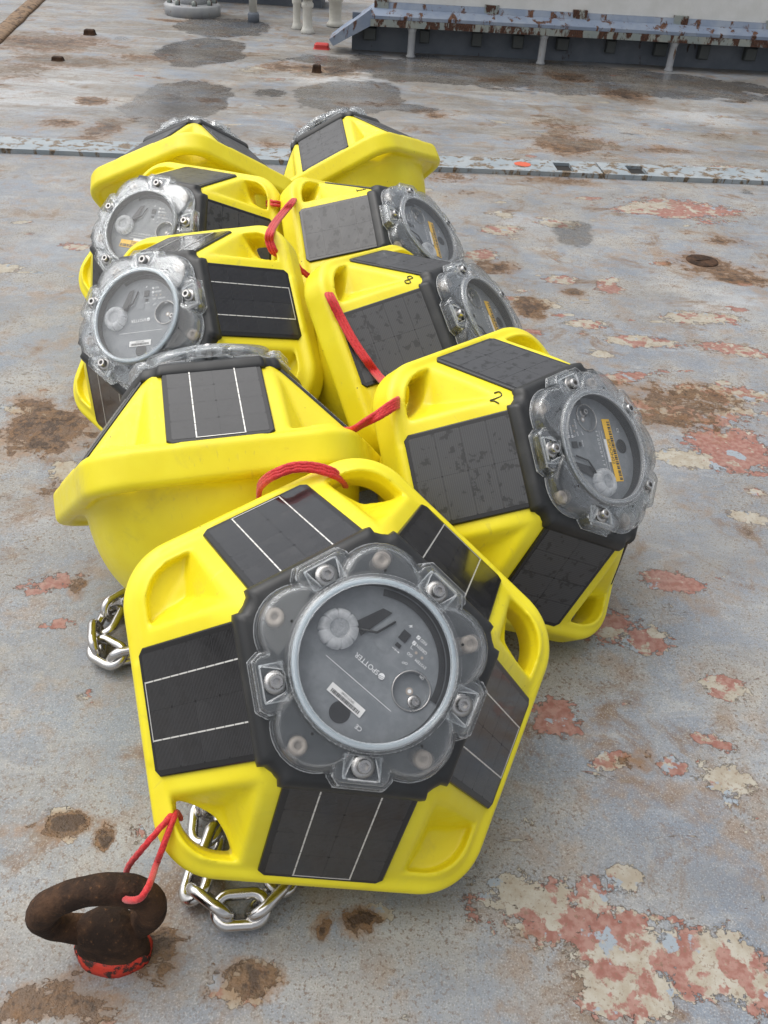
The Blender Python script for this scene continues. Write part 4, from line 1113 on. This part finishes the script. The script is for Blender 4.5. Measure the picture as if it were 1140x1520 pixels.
# ------------------------------------------------------------------ pad eye with ring
pe = empty('pad_eye', T(-.207, .332, 0) @ Matrix.Scale(.84, 4))
def lump(name, prof, mat, sq=.8, seed=1, amp=.06):
    rnd = random.Random(seed); mb = MB(); n = 30; rings = []
    ph = [rnd.uniform(0, 6.28) for _ in range(6)]
    for r, z in prof:
        rings.append([((r * (1 + amp * (math.sin(2 * a + ph[0] + z * 60) + .6 * math.sin(5 * a + ph[1] - z * 90) + .4 * math.sin(9 * a + ph[2] + z * 150)))) * math.cos(a),
                       (r * sq * (1 + amp * (math.sin(3 * a + ph[3]) + .6 * math.sin(7 * a + ph[4] + z * 70)))) * math.sin(a), z) for a in np.linspace(0, 2 * math.pi, n + 1)[:-1]])
    mb.loft(rings, 0); return obj(name, mb.mesh(name, mat), pe)
lump('base', [(.037, .006), (.035, .016), (.034, .03), (.033, .042), (.029, .051), (.018, .058), (.006, .060)], MAT['rust'], .66, 3, .035)
lump('painted_weld', [(.041, -.003), (.0395, .004), (.0375, .011), (.035, .015), (.030, .016)], MAT['redpaint'], .66, 5, .04)
mb = MB(); nR = 56; ringpts = []; rads = []
for i in range(nR):
    a = 2 * math.pi * i / nR
    ringpts.append((.0555 * math.cos(a), .004 * math.sin(a) * math.cos(a), .0520 * math.sin(a)))
    rads.append(.0158 + .0007 * math.sin(3 * a) + .0003 * math.sin(11 * a + 1))
mb.tube(ringpts, rads, 18, 0, True)
obj('ring', mb.mesh('ring', MAT['rust']), pe, T(-.004, 0, .076) @ Matrix.Rotation(R(10), 4, 'Z') @ Matrix.Rotation(R(6), 4, 'X') @ Matrix.Scale(.92, 4) @ Matrix.Rotation(R(-10), 4, 'Y'))
tag(pe, 'dark rusty pad eye ring with orange red paint at its foot', 'pad eye')

# ------------------------------------------------------------------ red ropes
def W(k, x, y, z): return PM[k] @ Vector((x, y, z))
def corner(k, i, s, z, t=0.0):
    """point at corner i of buoy k: radial s, height z, sideways t"""
    c = 2 * math.pi * i / 5 - math.pi / 5
    return W(k, s * math.cos(c) - t * math.sin(c), s * math.sin(c) + t * math.cos(c), z)
def rope(strands, label, rad=.0024):
    root = empty('tie_rope', Matrix.Translation(strands[0][0])); inv = root.matrix_world.inverted()
    for st in strands:
        pts = catmull([inv @ Vector(p) for p in st], 1 if len(st) > 40 else 16)
        mb = MB(); mb.tube(pts, rad, 14, braid=.13, pitch=.011, strands=6)
        obj('strand', mb.mesh('strand', MAT['rope']), root)
    tag(root, label, 'rope', 'red ropes tying the buoys')

rope([
    [(-0.1569, 0.4022, 0.0916), (-0.1551, 0.3911, 0.1185), (-0.153, 0.3782, 0.1314), (-0.1587, 0.3566, 0.1197), (-0.1641, 0.3534, 0.1036), (-0.1559, 0.318, 0.1403), (-0.161, 0.309, 0.1362), (-0.1755, 0.318, 0.114), (-0.1963, 0.345, 0.0656)],
    [(-0.1595, 0.4005, 0.091), (-0.1572, 0.3907, 0.1188), (-0.1561, 0.3781, 0.1322), (-0.1679, 0.362, 0.1262), (-0.1775, 0.359, 0.1115), (-0.1897, 0.36, 0.0877), (-0.1965, 0.362, 0.0663), (-0.1978, 0.352, 0.0608)],
], 'doubled red rope from the nearest buoy down to the rusty ring')
rope([
    [(-0.0398, 0.667, 0.2593), (-0.0432, 0.6466, 0.2848), (-0.0498, 0.6402, 0.2972), (-0.0678, 0.639, 0.3027), (-0.0854, 0.6354, 0.3038), (-0.0995, 0.6294, 0.3009), (-0.1108, 0.6359, 0.2885), (-0.1198, 0.6487, 0.2699), (-0.124, 0.6613, 0.2473)],
    [(-0.0391, 0.6671, 0.2592), (-0.0425, 0.6454, 0.2836), (-0.0496, 0.6379, 0.2954), (-0.0676, 0.6367, 0.301), (-0.0852, 0.6331, 0.3021), (-0.0993, 0.6272, 0.2992), (-0.1105, 0.6336, 0.2868), (-0.1195, 0.6464, 0.2681), (-0.1237, 0.6589, 0.2454)],
    [(-0.0385, 0.6673, 0.2591), (-0.0417, 0.6441, 0.2825), (-0.0494, 0.6355, 0.2937), (-0.0674, 0.6344, 0.2992), (-0.0849, 0.6308, 0.3003), (-0.099, 0.6249, 0.2974), (-0.1103, 0.6313, 0.285), (-0.1192, 0.644, 0.2663), (-0.1234, 0.6565, 0.2435)],
], 'thick red rope wrapped over the top grip of the nearest buoy')
rope([
    [(-0.058, 0.795, 0.243), (-0.0397, 0.7567, 0.2691), (-0.0272, 0.7573, 0.279), (-0.0138, 0.7655, 0.2856), (-0.0037, 0.7753, 0.2896), (0.0053, 0.788, 0.2894), (0.0098, 0.8145, 0.2758), (0.0121, 0.8363, 0.2552)],
    [(-0.058, 0.795, 0.243), (-0.0398, 0.7601, 0.2659), (-0.0273, 0.7594, 0.2761), (-0.0136, 0.7635, 0.2842), (-0.0035, 0.7727, 0.2879), (0.0054, 0.7854, 0.2876), (0.01, 0.8119, 0.274), (0.0121, 0.8363, 0.2552)],
    [(-0.058, 0.795, 0.243), (-0.04, 0.7635, 0.2627), (-0.0273, 0.7616, 0.273), (-0.0134, 0.7615, 0.2828), (-0.0033, 0.7702, 0.2861), (0.0056, 0.7829, 0.2858), (0.0101, 0.8092, 0.2721), (0.0121, 0.8363, 0.2552)],
    [(-0.058, 0.795, 0.243), (-0.0401, 0.767, 0.2595), (-0.0273, 0.7638, 0.2699), (-0.0133, 0.7595, 0.2814), (-0.0031, 0.7677, 0.2844), (0.0058, 0.7803, 0.284), (0.0103, 0.8065, 0.2703), (0.0121, 0.8363, 0.2552)],
], 'red rope strands tied round the left grip of the buoy numbered 2')
rope([
    [(-0.0929, 1.0967, 0.2636), (-0.0944, 1.0545, 0.2866), (-0.089, 1.0252, 0.2918), (-0.0746, 1.013, 0.2704), (-0.0577, 0.9911, 0.2529), (-0.0395, 0.9714, 0.2375), (-0.0236, 0.957, 0.2243), (-0.0096, 0.8369, 0.2795), (0.0068, 0.8493, 0.2605)],
    [(-0.0929, 1.0967, 0.2636), (-0.0924, 1.059, 0.286), (-0.0855, 1.0301, 0.2898), (-0.0706, 1.0131, 0.2706), (-0.0538, 0.9912, 0.2531), (-0.0357, 0.9716, 0.2377), (-0.0197, 0.9571, 0.2245), (-0.0062, 0.8393, 0.2784), (0.0068, 0.8493, 0.2605)],
    [(-0.0929, 1.0967, 0.2636), (-0.0904, 1.0635, 0.2854), (-0.0819, 1.0351, 0.2878), (-0.0667, 1.0133, 0.2708), (-0.0499, 0.9914, 0.2533), (-0.0318, 0.9717, 0.2379), (-0.0159, 0.9573, 0.2247), (-0.0028, 0.8417, 0.2773), (0.0068, 0.8493, 0.2605)],
], 'long red rope lying across the panel of the buoy numbered 8')
rope([
    [(-0.1806, 1.449, 0.2744), (-0.1804, 1.3947, 0.2941), (-0.1834, 1.3506, 0.3007), (-0.1892, 1.3215, 0.2984), (-0.1892, 1.229, 0.3137), (-0.1838, 1.1432, 0.3301), (-0.1838, 1.1351, 0.3208), (-0.178, 1.1302, 0.3089), (-0.1721, 1.1518, 0.2942)],
    [(-0.1806, 1.449, 0.2744), (-0.1786, 1.3974, 0.2934), (-0.1798, 1.3557, 0.2993), (-0.1857, 1.3264, 0.297), (-0.1856, 1.2313, 0.3132), (-0.1799, 1.1418, 0.3308), (-0.1799, 1.1337, 0.3216), (-0.1741, 1.1289, 0.3097), (-0.1721, 1.1518, 0.2942)],
    [(-0.1806, 1.449, 0.2744), (-0.1767, 1.4001, 0.2926), (-0.1762, 1.3609, 0.2978), (-0.1821, 1.3314, 0.2956), (-0.1819, 1.2337, 0.3126), (-0.176, 1.1405, 0.3315), (-0.176, 1.1324, 0.3223), (-0.1701, 1.1276, 0.3104), (-0.1721, 1.1518, 0.2942)],
], 'red rope looped between the left row grip and the buoy numbered 1')
rope([
    [(-0.2338, 1.4583, 0.2658), (-0.2234, 1.4296, 0.2791), (-0.2175, 1.4124, 0.2828), (-0.2092, 1.4092, 0.2833), (-0.2031, 1.4215, 0.2786), (-0.1999, 1.447, 0.2693)],
    [(-0.2332, 1.4536, 0.2617), (-0.2229, 1.425, 0.2751), (-0.2169, 1.4078, 0.2788), (-0.2086, 1.4046, 0.2793), (-0.2026, 1.4169, 0.2745), (-0.1994, 1.4424, 0.2652)],
], 'short red rope wrap on the grip beside the buoy numbered 1')
rope([
    [(-0.1464, 1.1579, 0.2837), (-0.1394, 1.1545, 0.2766), (-0.1296, 1.1609, 0.2657), (-0.1189, 1.17, 0.2504)],
    [(-0.1461, 1.1549, 0.281), (-0.1391, 1.1514, 0.2739), (-0.1293, 1.1578, 0.2629), (-0.1186, 1.1669, 0.2476)],
], 'short red rope end showing between the left row and the buoy numbered 8')

# ------------------------------------------------------------------ stainless chains
def link_mesh():
    pts = []
    for i in range(13): a = -math.pi / 2 + math.pi * i / 12; pts.append((.0095 + .0125 * math.cos(a), .0125 * math.sin(a), 0))
    for i in range(13): a = math.pi / 2 + math.pi * i / 12; pts.append((-.0095 + .0125 * math.cos(a), .0125 * math.sin(a), 0))
    mb = MB(); mb.tube(pts, .0053, 12, 0, True)
    return mb.mesh('link', MAT['chain'])
LINK = link_mesh()
def chain(pts, label, seed=1):
    rnd = random.Random(seed)
    P = catmull(pts, 12); root = empty('steel_chain', Matrix.Translation(P[0])); inv = root.matrix_world.inverted()
    s = 0; nxt = 0; i = 0
    for a, b in zip(P[:-1], P[1:]):
        s += (b - a).length
        if s >= nxt:
            tg = (b - a).normalized(); q = tg.to_track_quat('X', 'Z').to_matrix().to_4x4()
            roll = (25 if i % 2 else -62) + rnd.uniform(-12, 12)
            obj('link', LINK, root, inv @ Matrix.Translation(a) @ q @ Matrix.Rotation(R(roll), 4, 'X'))
            nxt += .0285; i += 1
    tag(root, label, 'chain', 'stainless steel chains under the buoys')
chain([(-.06, .54, .045), (-.115, .505, .022), (-.147, .4685, .018), (-.150, .4444, .017), (-.140, .4217, .016), (-.146, .388, .015), (-.130, .370, .015), (-.110, .364, .017), (-.088, .370, .016), (-.074, .390, .015), (-.066, .43, .016)],
      'shiny steel chain lying under the lower left grip of the nearest buoy', 3)
chain([(-.22, .78, .045), (-.270, .755, .020), (-.312, .7235, .016), (-.318, .693, .016), (-.322, .668, .015), (-.300, .647, .017), (-.272, .650, .016), (-.24, .68, .018), (-.20, .70, .02)],
      'shiny steel chain at the left edge of the nearest buoy', 7)
